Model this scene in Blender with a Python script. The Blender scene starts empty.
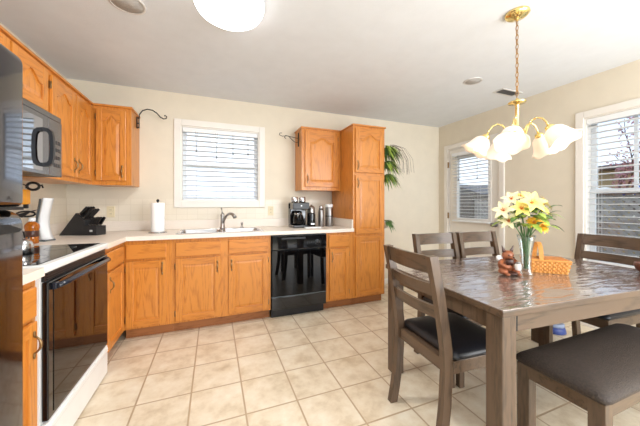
import bpy, bmesh, math, random
from mathutils import Vector, Matrix
random.seed(7)
C = bpy.context.scene.collection
PI = math.pi
R = math.radians
scene = bpy.context.scene

# ------------------------------------------------------------------ camera
cam = bpy.data.cameras.new('camera'); cam_o = bpy.data.objects.new('camera', cam); C.objects.link(cam_o)
cam.sensor_width = 36; cam.lens = 272/640*36; cam.shift_y = -9/640; cam.clip_start = 0.02
cam_o.location = (0, 0, 1.196); cam_o.rotation_euler = (R(90), 0, R(-21.3))
scene.camera = cam_o
# ------------------------------------------------------------------ world, exposure
world = bpy.data.worlds.new('world'); scene.world = world; world.use_nodes = True
wn = world.node_tree.nodes; wl = world.node_tree.links
bg = wn['Background']
tc = wn.new('ShaderNodeTexCoord'); mp = wn.new('ShaderNodeMapping'); mp.inputs['Scale'].default_value = (1, 1, 3)
nz = wn.new('ShaderNodeTexNoise'); nz.inputs['Scale'].default_value = 1.6; nz.inputs['Detail'].default_value = 4
cr = wn.new('ShaderNodeValToRGB')
cr.color_ramp.elements[0].position = 0.35; cr.color_ramp.elements[0].color = (0.66, 0.78, 0.95, 1)
cr.color_ramp.elements[1].position = 0.6; cr.color_ramp.elements[1].color = (0.86, 0.92, 1, 1)
wl.new(tc.outputs['Generated'], mp.inputs['Vector']); wl.new(mp.outputs['Vector'], nz.inputs['Vector'])
wl.new(nz.outputs['Fac'], cr.inputs['Fac']); wl.new(cr.outputs['Color'], bg.inputs['Color'])
bg.inputs['Strength'].default_value = 1.4
scene.view_settings.view_transform = 'Standard'; scene.view_settings.look = 'None'
scene.view_settings.gamma = 1; scene.view_settings.use_curve_mapping = False
scene.view_settings.exposure = 0.45
def area(name, loc, rot, sx, sy, power, col):
    l = bpy.data.lights.new(name, 'AREA'); l.shape = 'RECTANGLE'; l.size = sx; l.size_y = sy; l.energy = power; l.color = col
    o = bpy.data.objects.new(name, l); C.objects.link(o); o.location = loc; o.rotation_euler = rot
def disc(name, loc, r, power, col):
    l = bpy.data.lights.new(name, 'AREA'); l.shape = 'DISK'; l.size = 2*r; l.energy = power; l.color = col
    o = bpy.data.objects.new(name, l); C.objects.link(o); o.location = loc
disc('kitchen_lamp', (0.09, 1.76, 2.337), 0.12, 15, (1.0, 0.985, 0.96))
# added fill lamps behind the camera: one towards the room, one facing up
area('rear_fill', (2.55, -1.9, 1.35), (R(90), 0, R(30)), 2.6, 2.0, 105, (0.94, 0.97, 1.0))
area('upward_fill', (1.6, -1.4, 0.9), (R(180), 0, 0), 3.0, 1.6, 88, (0.94, 0.97, 1.0))
DOME_STRENGTH = 3.0
BULB_STRENGTH = 4.0

# ------------------------------------------------------------------ materials
def lin(c):
    return tuple(((v/255)/12.92 if v/255 <= 0.04045 else ((v/255+0.055)/1.055)**2.4) for v in c) + (1,)
def mat(name, col, rough=0.5, metal=0.0, bump=0, bscale=60, var=0, vscale=8, coat=0, emit=None, estr=0, stretch=(1, 1, 1), spec=0.5, trans=0):
    m = bpy.data.materials.new(name); m.use_nodes = True
    nt = m.node_tree; p = nt.nodes['Principled BSDF']; L = nt.links
    p.inputs['Base Color'].default_value = lin(col); p.inputs['Roughness'].default_value = rough
    p.inputs['Metallic'].default_value = metal; p.inputs['Coat Weight'].default_value = coat
    p.inputs['Specular IOR Level'].default_value = spec; p.inputs['Transmission Weight'].default_value = trans
    t = nt.nodes.new('ShaderNodeTexCoord'); mpn = nt.nodes.new('ShaderNodeMapping')
    mpn.inputs['Scale'].default_value = stretch; L.new(t.outputs['Object'], mpn.inputs['Vector'])
    n = nt.nodes.new('ShaderNodeTexNoise'); n.inputs['Scale'].default_value = vscale; n.inputs['Detail'].default_value = 3
    L.new(mpn.outputs['Vector'], n.inputs['Vector'])
    v = max(var, 0.02)
    r = nt.nodes.new('ShaderNodeValToRGB'); lc = lin(col)
    r.color_ramp.elements[0].position = 0.3; r.color_ramp.elements[0].color = tuple(max(0, x*(1-v)) for x in lc[:3])+(1,)
    r.color_ramp.elements[1].position = 0.7; r.color_ramp.elements[1].color = tuple(min(1, x*(1+v)) for x in lc[:3])+(1,)
    L.new(n.outputs['Fac'], r.inputs['Fac']); L.new(r.outputs['Color'], p.inputs['Base Color'])
    if bump:
        b = nt.nodes.new('ShaderNodeBump'); b.inputs['Strength'].default_value = bump; b.inputs['Distance'].default_value = 0.004
        n2 = nt.nodes.new('ShaderNodeTexNoise'); n2.inputs['Scale'].default_value = bscale
        L.new(mpn.outputs['Vector'], n2.inputs['Vector']); L.new(n2.outputs['Fac'], b.inputs['Height']); L.new(b.outputs['Normal'], p.inputs['Normal'])
    if emit:
        p.inputs['Emission Color'].default_value = lin(emit); p.inputs['Emission Strength'].default_value = estr
    return m

def wood(name, light, dark, rough, axis='z', coat=0.0, ring=14, fine=90):
    m = bpy.data.materials.new(name); m.use_nodes = True
    nt = m.node_tree; p = nt.nodes['Principled BSDF']; L = nt.links; N = nt.nodes
    t = N.new('ShaderNodeTexCoord'); mpn = N.new('ShaderNodeMapping')
    s = {'z': (1, 1, 0.13), 'x': (0.13, 1, 1), 'y': (1, 0.13, 1)}[axis]
    mpn.inputs['Scale'].default_value = s; L.new(t.outputs['Object'], mpn.inputs['Vector'])
    n0 = N.new('ShaderNodeTexNoise'); n0.inputs['Scale'].default_value = 5; n0.inputs['Detail'].default_value = 2; n0.inputs['Distortion'].default_value = 0.6
    L.new(mpn.outputs['Vector'], n0.inputs['Vector'])
    mul = N.new('ShaderNodeMath'); mul.operation = 'MULTIPLY'; mul.inputs[1].default_value = ring
    L.new(n0.outputs['Fac'], mul.inputs[0])
    fr = N.new('ShaderNodeMath'); fr.operation = 'PINGPONG'; fr.inputs[1].default_value = 0.5; L.new(mul.outputs[0], fr.inputs[0])
    n1 = N.new('ShaderNodeTexNoise'); n1.inputs['Scale'].default_value = fine; n1.inputs['Detail'].default_value = 2
    L.new(mpn.outputs['Vector'], n1.inputs['Vector'])
    ad = N.new('ShaderNodeMath'); ad.operation = 'ADD'; L.new(fr.outputs[0], ad.inputs[0]); L.new(n1.outputs['Fac'], ad.inputs[1])
    r = N.new('ShaderNodeValToRGB')
    r.color_ramp.elements[0].position = 0.3; r.color_ramp.elements[0].color = lin(dark)
    r.color_ramp.elements[1].position = 0.75; r.color_ramp.elements[1].color = lin(light)
    L.new(ad.outputs[0], r.inputs['Fac']); L.new(r.outputs['Color'], p.inputs['Base Color'])
    b = N.new('ShaderNodeBump'); b.inputs['Strength'].default_value = 0.12; b.inputs['Distance'].default_value = 0.002
    L.new(ad.outputs[0], b.inputs['Height']); L.new(b.outputs['Normal'], p.inputs['Normal'])
    p.inputs['Roughness'].default_value = rough; p.inputs['Coat Weight'].default_value = coat; p.inputs['Coat Roughness'].default_value = 0.15
    return m

def tile_floor():
    m = bpy.data.materials.new('floor_tile'); m.use_nodes = True
    nt = m.node_tree; p = nt.nodes['Principled BSDF']; L = nt.links; N = nt.nodes
    t = N.new('ShaderNodeTexCoord')
    mpn = N.new('ShaderNodeMapping'); mpn.inputs['Location'].default_value = (-0.17, -1.90, 0); L.new(t.outputs['Object'], mpn.inputs['Vector'])
    br = N.new('ShaderNodeTexBrick'); br.offset = 0; br.squash = 1
    br.inputs['Scale'].default_value = 1; br.inputs['Brick Width'].default_value = 0.303; br.inputs['Row Height'].default_value = 0.306
    br.inputs['Mortar Size'].default_value = 0.006; br.inputs['Mortar Smooth'].default_value = 0.3; br.inputs['Bias'].default_value = 0
    br.inputs['Color1'].default_value = (0, 0, 0, 1); br.inputs['Color2'].default_value = (1, 1, 1, 1); br.inputs['Mortar'].default_value = (0.5, 0.5, 0.5, 1)
    L.new(mpn.outputs['Vector'], br.inputs['Vector'])
    n = N.new('ShaderNodeTexNoise'); n.inputs['Scale'].default_value = 7; n.inputs['Detail'].default_value = 6; n.inputs['Roughness'].default_value = 0.62
    # shift the mottling from tile to tile
    sc = N.new('ShaderNodeVectorMath'); sc.operation = 'SCALE'; sc.inputs['Scale'].default_value = 7
    L.new(br.outputs['Color'], sc.inputs[0]); ad = N.new('ShaderNodeVectorMath'); L.new(sc.outputs[0], ad.inputs[0]); L.new(mpn.outputs['Vector'], ad.inputs[1])
    L.new(ad.outputs[0], n.inputs['Vector'])
    r = N.new('ShaderNodeValToRGB')
    e = r.color_ramp.elements
    e[0].position = 0.3; e[0].color = lin((200, 180, 150)); e[1].position = 0.7; e[1].color = lin((236, 226, 206))
    x = e.new(0.5); x.color = lin((224, 209, 184))
    L.new(n.outputs['Fac'], r.inputs['Fac'])
    mx = N.new('ShaderNodeMix'); mx.data_type = 'RGBA'
    L.new(br.outputs['Fac'], mx.inputs[0]); L.new(r.outputs['Color'], mx.inputs[6]); mx.inputs[7].default_value = lin((184, 160, 130))
    L.new(mx.outputs[2], p.inputs['Base Color'])
    b = N.new('ShaderNodeBump'); b.inputs['Strength'].default_value = 0.35; b.inputs['Distance'].default_value = 0.002; b.invert = True
    L.new(br.outputs['Fac'], b.inputs['Height']); L.new(b.outputs['Normal'], p.inputs['Normal'])
    p.inputs['Roughness'].default_value = 0.32
    return m

def tile_wall():
    m = mat('wall_tile', (232, 224, 208), 0.3)
    nt = m.node_tree; p = nt.nodes['Principled BSDF']; L = nt.links; N = nt.nodes
    t = N.new('ShaderNodeTexCoord'); sx = N.new('ShaderNodeSeparateXYZ'); cx = N.new('ShaderNodeCombineXYZ')
    L.new(t.outputs['Object'], sx.inputs[0])
    a = N.new('ShaderNodeMath'); a.operation = 'ADD'; L.new(sx.outputs[0], a.inputs[0]); L.new(sx.outputs[1], a.inputs[1])
    L.new(a.outputs[0], cx.inputs[0]); L.new(sx.outputs[2], cx.inputs[1])
    br = N.new('ShaderNodeTexBrick'); br.offset = 0; br.inputs['Scale'].default_value = 1
    br.inputs['Brick Width'].default_value = 0.108; br.inputs['Row Height'].default_value = 0.108; br.inputs['Mortar Size'].default_value = 0.0025
    br.inputs['Color1'].default_value = lin((232, 222, 204)); br.inputs['Color2'].default_value = lin((229, 219, 200)); br.inputs['Mortar'].default_value = lin((222, 211, 192))
    L.new(cx.outputs[0], br.inputs['Vector']); L.new(br.outputs['Color'], p.inputs['Base Color'])
    return m

def window_glass():
    m = bpy.data.materials.new('window_glass'); m.use_nodes = True
    nt = m.node_tree; N = nt.nodes; L = nt.links
    N.remove(N['Principled BSDF'])
    o = N['Material Output']; tr = N.new('ShaderNodeBsdfTransparent'); gl = N.new('ShaderNodeBsdfGlossy'); gl.inputs['Roughness'].default_value = 0.02
    tr.inputs['Color'].default_value = (0.93, 0.96, 0.98, 1)
    f = N.new('ShaderNodeLayerWeight'); f.inputs['Blend'].default_value = 0.12
    mf = N.new('ShaderNodeMath'); mf.operation = 'MULTIPLY_ADD'; mf.inputs[1].default_value = 0.6; mf.inputs[2].default_value = 0.04; L.new(f.outputs['Facing'], mf.inputs[0])
    mx = N.new('ShaderNodeMixShader'); L.new(mf.outputs[0], mx.inputs[0]); L.new(tr.outputs[0], mx.inputs[1]); L.new(gl.outputs[0], mx.inputs[2])
    L.new(mx.outputs[0], o.inputs['Surface'])
    return m

def table_wood():
    m = wood('tabletop_wood', (126, 108, 100), (98, 82, 76), 0.2, 'x', coat=1.0, ring=10)
    nt = m.node_tree; p = nt.nodes['Principled BSDF']; L = nt.links; N = nt.nodes
    t = N.new('ShaderNodeTexCoord'); mpn = N.new('ShaderNodeMapping'); mpn.inputs['Rotation'].default_value = (0, 0, -0.75); mpn.inputs['Scale'].default_value = (1.5, 6.0, 1)
    L.new(t.outputs['Object'], mpn.inputs['Vector'])
    n = N.new('ShaderNodeTexNoise'); n.inputs['Scale'].default_value = 3.2; n.inputs['Detail'].default_value = 1.5; n.inputs['Distortion'].default_value = 0.8
    L.new(mpn.outputs['Vector'], n.inputs['Vector'])
    b = N.new('ShaderNodeBump'); b.inputs['Strength'].default_value = 0.6; b.inputs['Distance'].default_value = 0.016
    L.new(n.outputs['Fac'], b.inputs['Height']); L.new(b.outputs['Normal'], p.inputs['Coat Normal'])
    p.inputs['Coat Roughness'].default_value = 0.04; p.inputs['Coat IOR'].default_value = 2.7
    return m

M = dict(
    oak=wood('honey_oak', (208, 134, 54), (176, 103, 36), 0.34, 'z', coat=0.25),
    oakx=wood('honey_oak_rail', (206, 131, 52), (174, 101, 35), 0.34, 'x', coat=0.25),
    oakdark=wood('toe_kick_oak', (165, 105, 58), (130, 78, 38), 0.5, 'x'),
    grey=wood('weathered_brown_wood', (95, 75, 58), (63, 49, 37), 0.36, 'z', coat=0.15, ring=8),
    greyx=wood('weathered_brown_wood_rail', (95, 75, 58), (63, 49, 37), 0.36, 'x', coat=0.15, ring=8),
    table=table_wood(),
    wall=mat('cream_paint', (226, 216, 197), 0.75, bump=0.08, bscale=150),
    ceil=mat('ceiling_paint', (224, 227, 231), 0.85, bump=0.25, bscale=120),
    trim=mat('white_trim', (236, 231, 223), 0.4),
    doorp=mat('door_paint', (238, 233, 224), 0.45),
    slat=mat('blind_slat', (238, 239, 240), 0.45),
    sash=mat('vinyl_sash', (228, 232, 236), 0.4),
    floor=tile_floor(), wtile=tile_wall(), glass=window_glass(),
    counter=mat('laminate', (236, 225, 212), 0.35, var=0.03, vscale=90),
    black=mat('gloss_black', (14, 14, 16), 0.07, coat=0.3),
    blackglass=mat('black_glass', (6, 6, 7), 0.03, spec=0.3),
    ovenglass=mat('oven_glass', (10, 8, 8), 0.03, spec=0.4),
    blackm=mat('satin_black', (22, 22, 25), 0.35),
    bluehandle=mat('dark_handle', (28, 34, 46), 0.22),
    fridge=mat('black_stainless', (92, 92, 97), 0.09, metal=1.0),
    fridge_side=mat('fridge_side', (60, 60, 64), 0.5),
    micro=mat('dark_stainless', (120, 122, 126), 0.22, metal=1.0),
    microglass=mat('microwave_glass', (150, 152, 156), 0.04, metal=1.0),
    white=mat('white_enamel', (238, 238, 236), 0.2),
    whitep=mat('white_plastic', (232, 234, 236), 0.3),
    steel=mat('steel', (200, 200, 202), 0.22, metal=1.0),
    steelb=mat('brushed_steel', (150, 148, 146), 0.34, metal=1.0),
    nickel=mat('nickel', (176, 172, 168), 0.28, metal=1.0),
    pull=mat('antique_brass', (150, 124, 88), 0.3, metal=1.0),
    brass=mat('polished_brass', (244, 218, 148), 0.14, metal=1.0),
    chainm=mat('aged_brass', (170, 130, 80), 0.35, metal=1.0),
    iron=mat('black_iron', (26, 22, 20), 0.5),
    seat=mat('black_leather', (26, 26, 31), 0.38, bump=0.2, bscale=220),
    fabric=mat('woven_fabric', (58, 47, 40), 0.6, bump=0.9, bscale=260, var=0.4, vscale=120),
    paper=mat('paper_towel', (246, 245, 243), 0.9, bump=0.4, bscale=120),
    beige=mat('outlet_plate', (226, 212, 178), 0.5),
    knifeblock=mat('block_black', (36, 35, 37), 0.55),
    label=mat('label', (200, 200, 200), 0.5),
    orange=mat('orange_plastic', (240, 160, 30), 0.4),
    greyp=mat('grey_plastic', (96, 106, 112), 0.35),
    speaker=mat('speaker_grille', (186, 182, 178), 0.8, bump=0.5, bscale=900),
    vent=mat('vent_metal', (150, 146, 142), 0.5),
    ventw=mat('vent_white', (214, 210, 206), 0.5),
    dome=mat('lit_diffuser', (255, 255, 252), 0.4, emit=(255, 252, 250), estr=DOME_STRENGTH),
    shade=mat('frosted_glass_shade', (255, 240, 222), 0.35, emit=(255, 232, 208), estr=0.12),
    bulb=mat('lit_bulb', (255, 250, 240), 0.3, emit=(255, 236, 205), estr=BULB_STRENGTH),
    wicker=mat('wicker', (216, 146, 66), 0.5, var=0.2, vscale=60),
    wickerd=mat('wicker_band', (196, 122, 52), 0.5, var=0.2, vscale=60),
    petalw=mat('cream_petal', (250, 240, 196), 0.5), petaly=mat('yellow_petal', (252, 232, 130), 0.5),
    petalo=mat('gold_petal', (248, 182, 34), 0.5), stamen=mat('stamen', (214, 120, 40), 0.6),
    stem=mat('green_stem', (84, 128, 70), 0.5), leaf=mat('green_leaf', (150, 172, 70), 0.5, var=0.25, vscale=30),
    leafd=mat('dark_leaf', (84, 120, 62), 0.5, var=0.3, vscale=30),
    fur=mat('brown_glaze', (150, 88, 56), 0.35, var=0.3, vscale=30), furd=mat('dark_glaze', (74, 44, 34), 0.35), furw=mat('white_glaze', (232, 226, 220), 0.3),
    bowlb=mat('red_brown_bowl', (98, 52, 36), 0.35), blue=mat('blue_plastic', (66, 84, 150), 0.35), bluel=mat('pale_blue_plastic', (150, 165, 195), 0.35),
    pot=mat('white_pot', (224, 222, 216), 0.5),
    fence=mat('fence_board', (98, 92, 90), 0.85, var=0.3, vscale=5, stretch=(4, 4, 0.6)),
    lattice=mat('lattice_wood', (160, 156, 154), 0.85, var=0.2),
    roof=mat('asphalt_roof', (100, 100, 106), 0.9, var=0.15, vscale=20), siding=mat('tan_siding', (176, 158, 120), 0.8),
    grass=mat('grass', (118, 112, 84), 0.95, var=0.3, vscale=4), bark=mat('bark', (92, 74, 68), 0.9), blossom=mat('pink_leaf', (176, 128, 134), 0.8, var=0.3, vscale=9),
    tarp=mat('blue_tarp', (34, 92, 190), 0.5), sand=mat('pale_bag', (222, 222, 220), 0.8),
    rubber=mat('gasket', (18, 18, 18), 0.7),
)
def clear_glass():
    m = bpy.data.materials.new('clear_glass'); m.use_nodes = True
    nt = m.node_tree; N = nt.nodes; L = nt.links
    N.remove(N['Principled BSDF'])
    o = N['Material Output']; tr = N.new('ShaderNodeBsdfTransparent'); gl = N.new('ShaderNodeBsdfGlossy'); gl.inputs['Roughness'].default_value = 0.03
    tr.inputs['Color'].default_value = (0.93, 0.97, 0.98, 1)
    f = N.new('ShaderNodeLayerWeight'); f.inputs['Blend'].default_value = 0.25
    mf = N.new('ShaderNodeMath'); mf.operation = 'MULTIPLY_ADD'; mf.inputs[1].default_value = 0.7; mf.inputs[2].default_value = 0.06; L.new(f.outputs['Facing'], mf.inputs[0])
    mx = N.new('ShaderNodeMixShader'); L.new(mf.outputs[0], mx.inputs[0]); L.new(tr.outputs[0], mx.inputs[1]); L.new(gl.outputs[0], mx.inputs[2])
    L.new(mx.outputs[0], o.inputs['Surface'])
    return m
M['clear'] = clear_glass()
def amber_glass():
    m = mat('amber_syrup', (196, 112, 34), 0.08, trans=0.35)
    return m
M['amber'] = amber_glass()

# ------------------------------------------------------------------ mesh helpers
class B:
    def __init__(s): s.bm = bmesh.new(); s.mi = 0
    def _m(s, faces):
        for f in faces: f.material_index = s.mi
    def box(s, x0, x1, y0, y1, z0, z1, bev=0, seg=2, rot=None, piv=None):
        bm = bmesh.new()
        bmesh.ops.create_cube(bm, size=1)
        for v in bm.verts:
            v.co = Vector(((x0+x1)/2+v.co.x*(x1-x0), (y0+y1)/2+v.co.y*(y1-y0), (z0+z1)/2+v.co.z*(z1-z0)))
        if bev: bmesh.ops.bevel(bm, geom=bm.edges[:], offset=bev, segments=seg, affect='EDGES', profile=0.5, clamp_overlap=True)
        if rot is not None:
            p = Vector(piv) if piv is not None else Vector(((x0+x1)/2, (y0+y1)/2, (z0+z1)/2))
            bmesh.ops.transform(bm, matrix=Matrix.Translation(p) @ rot @ Matrix.Translation(-p), verts=bm.verts[:])
        s.merge(bm); return s
    def merge(s, bm):
        bm.verts.index_update()
        vs = [s.bm.verts.new(v.co) for v in bm.verts]
        for f in bm.faces:
            try:
                nf = s.bm.faces.new([vs[v.index] for v in f.verts]); nf.material_index = s.mi; nf.smooth = f.smooth
            except ValueError: pass
        bm.free()
    def prism(s, pts, axis, a, b, smooth=False):
        """pts: 2D outline; extruded between a and b along axis. axis y: pts are (x,z); x: (y,z); z: (x,y)"""
        def P(u, v, w):
            return {'y': Vector((u, w, v)), 'x': Vector((w, u, v)), 'z': Vector((u, v, w))}[axis]
        va = [s.bm.verts.new(P(u, v, a)) for u, v in pts]; vb = [s.bm.verts.new(P(u, v, b)) for u, v in pts]
        n = len(pts); fs = []
        fs.append(s.bm.faces.new(va)); fs.append(s.bm.faces.new(list(reversed(vb))))
        for i in range(n):
            f = s.bm.faces.new([va[(i+1) % n], va[i], vb[i], vb[(i+1) % n]]); f.smooth = smooth; fs.append(f)
        s._m(fs); return s
    def rings(s, rings, closed=True, cap=True, smooth=True):
        vr = [[s.bm.verts.new(p) for p in r] for r in rings]
        n = len(rings[0]); fs = []
        for a, b in zip(vr[:-1], vr[1:]):
            for i in range(n if closed else n-1):
                f = s.bm.faces.new([a[i], a[(i+1) % n], b[(i+1) % n], b[i]]); f.smooth = smooth; fs.append(f)
        if cap and closed:
            fs.append(s.bm.faces.new(list(reversed(vr[0])))); fs.append(s.bm.faces.new(vr[-1]))
        s._m(fs); return s
    def lathe(s, prof, cx=0, cy=0, n=24, cap=True, mtx=None, ang=None):
        rr = []
        for r, z in prof:
            ring = []
            for i in range(n):
                a = 2*PI*i/n
                p = Vector((cx+max(r, 1e-4)*math.cos(a), cy+max(r, 1e-4)*math.sin(a), z))
                if mtx is not None: p = mtx @ p
                ring.append(p)
            rr.append(ring)
        return s.rings(rr, cap=cap)
    def tube(s, path, r, n=8, flat=1.0, rs=None, closed=False):
        path = [Vector(p) for p in path]; rr = []; prev = None
        m = len(path)
        for i, p in enumerate(path):
            if closed: d = (path[(i+1) % m]-path[(i-1) % m])
            else: d = (path[min(i+1, m-1)]-path[max(i-1, 0)])
            d.normalize()
            if prev is None:
                up = Vector((0, 0, 1)) if abs(d.z) < 0.9 else Vector((1, 0, 0))
                u = d.cross(up).normalized()
            else:
                u = (prev-d*prev.dot(d)).normalized()
            prev = u; w = d.cross(u)
            ri = rs[i] if rs else r
            rr.append([p+u*ri*math.cos(2*PI*k/n)+w*ri*flat*math.sin(2*PI*k/n) for k in range(n)])
        if closed: rr.append(rr[0]); return s.rings(rr, cap=False)
        return s.rings(rr)
    def sweep(s, path, w, d):
        """rectangular section, w along x and d along y, through points"""
        rr = []
        for i, p in enumerate(path):
            x, y, z = p[:3]; ww = p[3] if len(p) > 3 else w
            rr.append([Vector((x-ww/2, y-d/2, z)), Vector((x+ww/2, y-d/2, z)), Vector((x+ww/2, y+d/2, z)), Vector((x-ww/2, y+d/2, z))])
        return s.rings(rr, smooth=False)
    def sphere(s, c, r, sc=(1, 1, 1), n=16, m=10, rot=None):
        rr = []
        for j in range(m+1):
            t = PI*j/m; ring = []
            for i in range(n):
                a = 2*PI*i/n
                p = Vector((r*sc[0]*max(math.sin(t), 1e-3)*math.cos(a), r*sc[1]*max(math.sin(t), 1e-3)*math.sin(a), -r*sc[2]*math.cos(t)))
                if rot is not None: p = rot @ p
                ring.append(p+Vector(c))
            rr.append(ring)
        return s.rings(rr)
    def quad(s, pts):
        f = s.bm.faces.new([s.bm.verts.new(p) for p in pts]); s._m([f]); return s
    def xf(s, mtx):
        bmesh.ops.transform(s.bm, matrix=mtx, verts=s.bm.verts[:]); return s
    def obj(s, name, mats, parent=None, label=None, fixn=True):
        if fixn: bmesh.ops.recalc_face_normals(s.bm, faces=s.bm.faces[:])
        me = bpy.data.meshes.new(name); s.bm.to_mesh(me); s.bm.free()
        for m in (mats if isinstance(mats, (list, tuple)) else [mats]): me.materials.append(M[m] if isinstance(m, str) else m)
        o = bpy.data.objects.new(name, me); C.objects.link(o)
        if parent is not None: o.parent = parent
        if label: o['label'] = label
        return o

def thing(name, label, cat, loc=(0, 0, 0), rotz=0, group=None, kind=None):
    o = bpy.data.objects.new(name, None); C.objects.link(o); o.empty_display_size = 0.05
    o.location = loc; o.rotation_euler = (0, 0, rotz)
    if kind: o['kind'] = kind
    if label: o['label'] = label
    if cat: o['category'] = cat
    if group: o['group'] = group
    return o
def tag(o, label, cat, group=None, kind=None):
    o['label'] = label; o['category'] = cat
    if group: o['group'] = group
    if kind: o['kind'] = kind
    return o
def struct(o, label=None, cat=None):
    o['kind'] = 'structure'
    if label: o['label'] = label
    if cat: o['category'] = cat
    return o
def dup(root, loc, rotz, label, group=None):
    def cp(o, par):
        c = o.copy(); C.objects.link(c)
        if par is not None: c.parent = par
        for ch in list(o.children): cp(ch, c)
        return c
    r = cp(root, None); r.location = loc; r.rotation_euler = (0, 0, rotz); r['label'] = label
    if group: r['group'] = group
    return r
def arcpts(cx, cy, r, a0, a1, n):
    return [(cx+r*math.cos(a0+(a1-a0)*i/n), cy+r*math.sin(a0+(a1-a0)*i/n)) for i in range(n+1)]

# ------------------------------------------------------------------ room shell
XL, XR, YB, YN, ZC = -1.36, 3.41, 3.42, -2.6, 2.44
T = 0.12
struct(B().box(XL-T, XR+T, YN, YB+T, -0.08, 0).obj('floor', 'floor'), 'beige mottled square ceramic floor tiles with tan grout', 'floor')
struct(B().box(XL-T, XR+T, YN, YB+T, ZC, ZC+0.1).obj('ceiling', 'ceil'), 'smooth off-white painted ceiling', 'ceiling')
struct(B().box(XL-T, XL, YN, YB+T, 0, ZC).obj('wall_left', 'wall'), 'cream painted wall behind fridge and stove', 'wall')
WX0, WX1, WZ0, WZ1 = -0.345, 0.521, 1.225, 2.08       # back window opening
b = B()
b.box(XL, WX0, YB, YB+T, 0, ZC).box(WX1, XR, YB, YB+T, 0, ZC).box(WX0, WX1, YB, YB+T, 0, WZ0).box(WX0, WX1, YB, YB+T, WZ1, ZC)
struct(b.obj('wall_back', 'wall'), 'cream painted wall with the sink window', 'wall')
DY0, DY1, DZ = 2.41, 3.23, 2.04                        # door opening in the right wall
VY0, VY1, VZ0, VZ1 = 0.62, 1.555, 0.60, 2.04           # right window opening
b = B()
b.box(XR, XR+T, DY1, YB+T, 0, ZC).box(XR, XR+T, DY0, DY1, DZ, ZC).box(XR, XR+T, VY1, DY0, 0, ZC)
b.box(XR, XR+T, VY0, VY1, 0, VZ0).box(XR, XR+T, VY0, VY1, VZ1, ZC).box(XR, XR+T, YN, VY0, 0, ZC)
struct(b.obj('wall_right', 'wall'), 'cream painted wall with door and dining window', 'wall')
def baseb(name, *bx):
    b = B()
    for q in bx: b.box(*q, 0, 0.085, bev=0.003)
    struct(b.obj(name, 'trim'), 'white painted baseboard', 'baseboard')
baseb('baseboard_back', (1.945, XR, YB-0.014, YB))
baseb('baseboard_right', (XR-0.014, XR, DY1+0.066, YB-0.014), (XR-0.014, XR, YN, DY0-0.066))
# tile strip between counter splash and cabinets
b = B(); b.box(XL+0.001, 1.505, YB-0.006, YB, 1.016, 1.145).box(XL+0.001, -0.418, YB-0.006, YB, 1.145, 1.25).box(0.595, 1.505, YB-0.006, YB, 1.145, 1.25)
b.box(XL, XL+0.006, 1.62, YB-0.006, 1.016, 1.25)
struct(b.obj('trim_1', 'wtile'), 'cream square wall tiles above the counter', 'backsplash tiles')

# windows -------------------------------------------------------------
def casing(bd, u0, u1, z0, z1, w, P):
    """flat bevelled casing boards around an opening; P(u, depth, z) orders the axes"""
    for (a, c, e, f) in ((u0-w, u0, z0-w, z1+w), (u1, u1+w, z0-w, z1+w), (u0, u1, z1, z1+w), (u0, u1, z0-w, z0)):
        P(bd, a, c, e, f)
def window_back():
    t = thing('window_1', 'white framed sink window with double hung sashes', 'window', (0, YB, 0), 0, kind='structure')
    b = B(); casing(b, WX0, WX1, WZ0, WZ1, 0.07, lambda bd, a, c, e, f: bd.box(a, c, -0.018, 0, e, f, bev=0.004))
    b.obj('casing', 'trim', t)
    b = B()
    for (a, c, e, f) in ((WX0, WX0+0.012, WZ0, WZ1), (WX1-0.012, WX1, WZ0, WZ1), (WX0+0.012, WX1-0.012, WZ1-0.012, WZ1), (WX0+0.012, WX1-0.012, WZ0, WZ0+0.014)):
        b.box(a, c, -0.001, T, e, f)
    b.obj('jamb', 'trim', t)
    zm = 1.645; x0, x1 = WX0+0.012, WX1-0.012
    for z0, z1, y in ((WZ0+0.014, zm+0.02, 0.065), (zm-0.02, WZ1-0.012, 0.09)):
        b = B(); s = 0.038
        b.box(x0, x0+s, y, y+0.022, z0, z1, bev=0.002).box(x1-s, x1, y, y+0.022, z0, z1, bev=0.002).box(x0+s, x1-s, y, y+0.022, z0, z0+s, bev=0.002).box(x0+s, x1-s, y, y+0.022, z1-s, z1, bev=0.002)
        so = b.obj('sash', 'sash', t)
        B().box(x0+s, x1-s, y+0.009, y+0.013, z0+s, z1-s).obj('pane', 'glass', so)
    B().box(0.05, 0.12, 0.05, 0.064, zm-0.018, zm+0.012, bev=0.003).obj('sash_lock', 'whitep', t)
window_back()
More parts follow.
